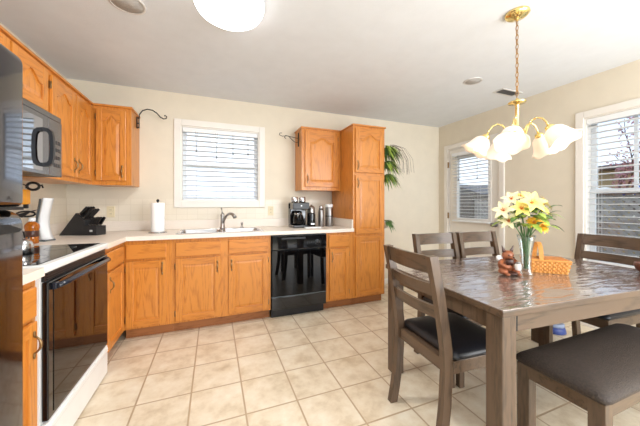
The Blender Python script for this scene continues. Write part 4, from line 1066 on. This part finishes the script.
# dog figurine
tt = thing('animal_figurine', 'brown pointy-eared animal figurine hugging a small white jar', 'figurine', (1.702, 1.160, TZ), R(-18))
b = B()
b.sphere((0, 0.005, 0.055), 0.045, (1.0, 0.85, 1.15), n=18, m=12).sphere((0, -0.012, 0.118), 0.032, (1.05, 0.9, 0.95), n=18, m=12)
b.sphere((0, -0.043, 0.108), 0.014, (1.0, 1.3, 0.8), n=12, m=8)
for s in (-1, 1):
    b.sphere((s*0.038, -0.022, 0.022), 0.024, (1.0, 1.3, 0.85), n=14, m=8)
    b.tube([(s*0.036, -0.01, 0.085), (s*0.058, -0.03, 0.065), (s*0.040, -0.055, 0.055), (s*0.018, -0.058, 0.058)], 0.011, n=10, rs=[0.015, 0.013, 0.011, 0.010])
    b.sphere((s*0.035, -0.055, 0.010), 0.014, (1, 1.3, 0.7), n=10, m=6)
b.obj('body', 'fur', tt)
for s in (-1, 1):
    b = B(); b.rings([[Vector((s*0.020+0.016*math.cos(2*PI*i/8)*(1-u*0.92)+s*0.018*u, -0.01+0.007*math.sin(2*PI*i/8)*(1-u*0.8), 0.138+0.042*u)) for i in range(8)] for u in (0, 0.35, 0.7, 1.0)]); b.obj('ear', 'furd', tt)
    B().sphere((s*0.013, -0.037, 0.122), 0.0045, n=8, m=6).obj('eye', 'rubber', tt)
B().sphere((0, -0.060, 0.112), 0.005, n=8, m=6).obj('nose', 'rubber', tt)
b = B(); b.sphere((0, -0.030, 0.078), 0.024, (1.1, 0.6, 1.0), n=14, m=8); b.obj('chest_bib', 'furd', tt)
B().sphere((0.008, -0.02, 0.001+0.012), 0.04, (1.25, 1.2, 0.3), n=20, m=8).obj('base', 'furd', tt)
o = thing('small_jar', 'small white jar held in the figurine\'s paws', 'jar', (1.702, 1.160, TZ), R(-18))
B().lathe([(0.014, 0.042), (0.016, 0.045), (0.016, 0.075), (0.011, 0.080)], cx=0.012, cy=-0.078, n=16).obj('body', 'furw', o)
B().lathe([(0.013, 0.0802), (0.013, 0.090), (0.002, 0.091)], cx=0.012, cy=-0.078, n=16).obj('lid', 'steelb', o)

B().sphere((-0.046, 0.0, 0.098), 0.022, (1.0, 0.5, 0.9), n=14, m=8, rot=Matrix.Rotation(R(35), 3, 'Y')).obj('wing', 'furw', tt)
# basket
tt = thing('wicker_basket', 'honey coloured woven basket with arched handle on the table', 'basket', (1.992, 1.112, TZ), R(-42))
bw, bd_, bh = 0.100, 0.060, 0.076
b = B()
for k in range(6):      # woven rows going in and out around the uprights
    z = 0.004+k*0.0115; fl_ = 1+0.10*k/5
    pts = []
    per = []
    nx, ny = 18, 10
    for i in range(nx): per.append((-bw+2*bw*i/nx, -bd_, 0, -1))
    for i in range(ny): per.append((bw, -bd_+2*bd_*i/ny, 1, 0))
    for i in range(nx): per.append((bw-2*bw*i/nx, bd_, 0, 1))
    for i in range(ny): per.append((-bw, bd_-2*bd_*i/ny, -1, 0))
    rg = []
    for i, (x, y, nx_, ny_) in enumerate(per):
        o_ = 0.0028*(1 if (i+k) % 2 else -1)
        rg.append([Vector((x*fl_+nx_*(o_+0.0015), y*fl_+ny_*(o_+0.0015), z)), Vector((x*fl_+nx_*(o_+0.0015), y*fl_+ny_*(o_+0.0015), z+0.0105)), Vector((x*fl_+nx_*(o_-0.0015), y*fl_+ny_*(o_-0.0015), z+0.0105)), Vector((x*fl_+nx_*(o_-0.0015), y*fl_+ny_*(o_-0.0015), z))])
    rg.append(rg[0]); b.rings(rg, cap=False, smooth=False)
b.box(-bw, bw, -bd_, bd_, 0.001, 0.005)
b.mi = 1
for i in range(9):
    x = -bw+0.013+2*(bw-0.013)*i/8
    for s in (-1, 1): b.box(x-0.004, x+0.004, s*bd_-0.0012, s*bd_+0.0012, 0.003, bh, rot=Matrix.Rotation(R(-s*5), 4, 'X'), piv=(x, s*bd_, 0))
b.obj('woven_body', ['wicker', 'wickerd'], tt)
b = B(); f1 = 1.10
for s in (-1, 1):
    b.box(-bw*f1-0.005, bw*f1+0.005, s*bd_*f1-0.005, s*bd_*f1+0.005, bh-0.002, bh+0.010, bev=0.002)
    b.box(s*bw*f1-0.005, s*bw*f1+0.005, -bd_*f1, bd_*f1, bh-0.002, bh+0.010, bev=0.002)
b.obj('rim', 'wicker', tt)
b = B(); rg = []
for i in range(17):
    a = PI*i/16; y = -bd_*1.02*math.cos(a); z = bh-0.02+0.135*math.sin(a)**0.8 if 0 < i < 16 else bh-0.035
    ny, nz_ = -math.cos(a), math.sin(a)
    x0 = -0.035
    rg.append([Vector((x0-0.012, y, z)), Vector((x0+0.012, y, z)), Vector((x0+0.012, y-ny*0.004, z-nz_*0.004)), Vector((x0-0.012, y-ny*0.004, z-nz_*0.004))])
b.rings(rg, smooth=False); b.obj('handle', 'wicker', tt)
b = B(); b.box(-bw*1.05, -0.05, -bd_*1.03, bd_*1.03, bh+0.0102, bh+0.0145, bev=0.001).box(-0.02, bw*1.05, -bd_*1.03, bd_*1.03, bh+0.0102, bh+0.0145, bev=0.001); b.obj('lid', 'wickerd', tt)
# brown bowl at the right edge of the frame
tag(B().lathe([(0.03, 0), (0.034, 0.004), (0.052, 0.025), (0.060, 0.052), (0.058, 0.066), (0.053, 0.066), (0.052, 0.05), (0.04, 0.018), (0.002, 0.012)], n=32).obj('wooden_bowl', 'bowlb'), 'reddish brown round bowl near the window end of the table', 'bowl').location = (2.515, 0.835, TZ)
# pet bowl on the floor
tt = thing('pet_bowl', 'round blue pet bowl on the floor beyond the table legs', 'pet bowl', (2.98, 1.585, 0))
B().lathe([(0.085, 0.0), (0.09, 0.006), (0.084, 0.04), (0.076, 0.058)], n=32).obj('body', 'blue', tt)
B().lathe([(0.077, 0.0585), (0.076, 0.080), (0.068, 0.088), (0.06, 0.088), (0.05, 0.066), (0.002, 0.062)], n=32).obj('rim', 'bluel', tt)

# ------------------------------------------------------------------ outdoors
GZ = -0.25
struct(B().box(-30, 40, -20, 40, GZ-0.1, GZ).obj('ground', 'grass'), 'dry grass yard outside the windows', 'ground')
# picket fence seen through the door
tt = thing('picket_fence', 'weathered grey board fence beyond the exterior door', 'fence', (8.6, 0, GZ))
b = B(); y = 3.6
while y < 13:
    b.box(-0.012, 0.012, y, y+0.135, 0.03, 1.78+rnd.uniform(-0.015, 0.015)); y += 0.15
b.box(0.012, 0.05, 3.6, 13, 0.35, 0.44).box(0.012, 0.05, 3.6, 13, 1.4, 1.49); b.obj('boards', 'fence', tt)
for k in range(5): B().box(0.05, 0.14, 3.7+k*2.2, 3.79+k*2.2, 0, 1.75).obj('post', 'fence', tt)
def house(name, lb, loc, rz, w, d, h, rh, wm, rm):
    t = thing(name, lb, 'house', loc, rz)
    b = B(); b.box(0, w, 0, d, 0, h)
    b.obj('wall', wm, t)
    b = B(); o = 0.4
    b.prism([(-o, h-0.08), (d/2, h+rh), (d+o, h-0.08), (d+o, h+0.02), (d/2, h+rh+0.12), (-o, h+0.02)], 'x', -o, w+o)
    b.prism([(0, h), (d/2, h+rh-0.05), (d, h)], 'x', 0.01, w-0.01); b.obj('roof', rm, t)
    for k in range(2):
        f = B().box(-0.04, 0.02, d*0.25+k*d*0.4, d*0.25+k*d*0.4+1.0, 1.0, 2.1, bev=0.01).obj('window', 'trim', t)
        B().box(-0.05, -0.035, d*0.25+k*d*0.4+0.08, d*0.25+k*d*0.4+0.92, 1.08, 2.02).obj('pane', 'blackglass', f)
house('neighbour_house', 'low grey roofed house beyond the board fence', (24, 17, GZ-0.9), R(0), 9, 9, 2.6, 1.7, 'siding', 'roof')
house('neighbour_house', 'tan sided house beyond the lattice fence', (11.5, -4.5, GZ), R(3), 5, 11.5, 2.45, 0.12, 'siding', 'roof')
# lattice fence outside the dining window
tt = thing('lattice_fence', 'pale diagonal lattice fence outside the tall dining window', 'fence', (5.6, 0, GZ))
y0, y1, z0, z1 = 0.4, 4.6, 0.05, 1.60
b = B(); st = 0.105
def clip(y, z, dy, dz):
    ts = []
    t0, t1 = -1e9, 1e9
    for p, d, lo, hi in ((y, dy, y0, y1), (z, dz, z0, z1)):
        a, c = (lo-p)/d, (hi-p)/d
        if a > c: a, c = c, a
        t0, t1 = max(t0, a), min(t1, c)
    return t0, t1
for sgn, xo in ((1, 0), (-1, 0.012)):
    k = -40
    while k < 60:
        yy = k*st; dy, dz = 0.7071, 0.7071*sgn
        t0, t1 = clip(yy, 0.8, dy, dz)
        if t1-t0 > 0.05:
            c = (t0+t1)/2; L_ = (t1-t0)/2
            m = Matrix.Translation((xo, yy+dy*c, 0.8+dz*c)) @ Matrix.Rotation(R(45)*sgn, 4, 'X')
            bb = B(); bb.box(-0.005, 0.005, -L_, L_, -0.024, 0.024); bb.xf(m); b.merge(bb.bm)
        k += 1
b.obj('lattice', 'lattice', tt)
b = B(); b.box(-0.03, 0.04, y0, y1, z1-0.01, z1+0.06).box(-0.03, 0.04, y0, y1, 0.02, 0.08); b.obj('rail', 'fence', tt)
for y in (0.4, 2.5, 4.6): B().box(-0.035, 0.045, y-0.045, y+0.045, 0, z1+0.1).obj('post', 'fence', tt)
# storage shelf just beyond with bags and a tarp
tt = thing('garden_table', 'grey plank garden table behind the lattice fence', 'table', (6.3, 2.1, GZ))
b = B()
for k in range(6): b.box(-0.3+k*0.11, -0.2+k*0.11, -1.3, 1.3, 1.52, 1.56)
b.obj('top', 'fence', tt)
for x in (-0.25, 0.25):
    for y in (-1.2, 1.2): B().box(x-0.04, x+0.04, y-0.04, y+0.04, 0, 1.52).obj('leg', 'fence', tt)
def lump(name, mm, lb, cat, x, y, z, s, seed):
    rn = random.Random(seed); b = B(); b.sphere((0, 0, 0), 1, (s[0], s[1], s[2]), n=20, m=12)
    for v in b.bm.verts:
        v.co *= 1+0.16*math.sin(v.co.x*31+seed)*math.cos(v.co.y*23+v.co.z*17)
    zmin = min(v.co.z for v in b.bm.verts)
    o = b.obj(name, mm); tag(o, lb, cat); o.location = (x, y, z-zmin)
lump('tarp_bundle', 'tarp', 'crumpled blue tarp on the garden table, left one', 'tarp', 6.28, 2.33, GZ+1.56, (0.07, 0.045, 0.07), 1)
lump('tarp_bundle', 'tarp', 'crumpled blue tarp on the garden table nearest the window centre', 'tarp', 6.3, 2.18, GZ+1.56, (0.10, 0.06, 0.09), 2)
lump('garden_bag', 'sand', 'pale stuffed bag at the left end of the garden table', 'bag', 6.3, 2.62, GZ+1.56, (0.18, 0.22, 0.08), 3)
lump('garden_bag', 'sand', 'pale stuffed bag right of the blue tarps', 'bag', 6.32, 1.85, GZ+1.56, (0.18, 0.16, 0.08), 4)
# blossom tree
tt = thing('blossom_tree', 'bare branched tree with dusky pink leaves outside the dining window', 'tree', (7.7, 2.3, GZ))
tr = B(); lv = B()
def branch(p, d, L_, r, depth):
    pts = [p]; q = p.copy(); dd = d.copy()
    for k in range(4):
        dd = (dd+Vector((rnd.uniform(-.25, .25), rnd.uniform(-.25, .25), rnd.uniform(-.12, .2)))).normalized(); q = q+dd*L_/4; pts.append(q.copy())
    tr.tube(pts, r, n=6, rs=[r*(1-0.12*k) for k in range(5)])
    if depth >= 2:
        for k in range(44):
            c = pts[rnd.randint(1, 4)]+Vector((rnd.uniform(-.16, .16), rnd.uniform(-.16, .16), rnd.uniform(-.14, .14)))
            d1 = Vector((rnd.uniform(-1, 1), rnd.uniform(-1, 1), rnd.uniform(-1, 1))).normalized(); d2 = d1.orthogonal().normalized(); s = rnd.uniform(0.03, 0.055)
            lv.quad([c-d1*s, c+d2*s*0.6, c+d1*s, c-d2*s*0.6])
    if depth < 3:
        for k in range(3):
            branch(pts[rnd.randint(2, 4)], (dd+Vector((rnd.uniform(-.8, .8), rnd.uniform(-.9, .9), rnd.uniform(-.1, .7)))).normalized(), L_*0.72, r*0.55, depth+1)
branch(Vector((0, 0, 0)), Vector((0.05, 0.1, 1)), 1.9, 0.07, 0)
tr.obj('trunk', 'bark', tt); lv.obj('foliage', 'blossom', tt, fixn=False)
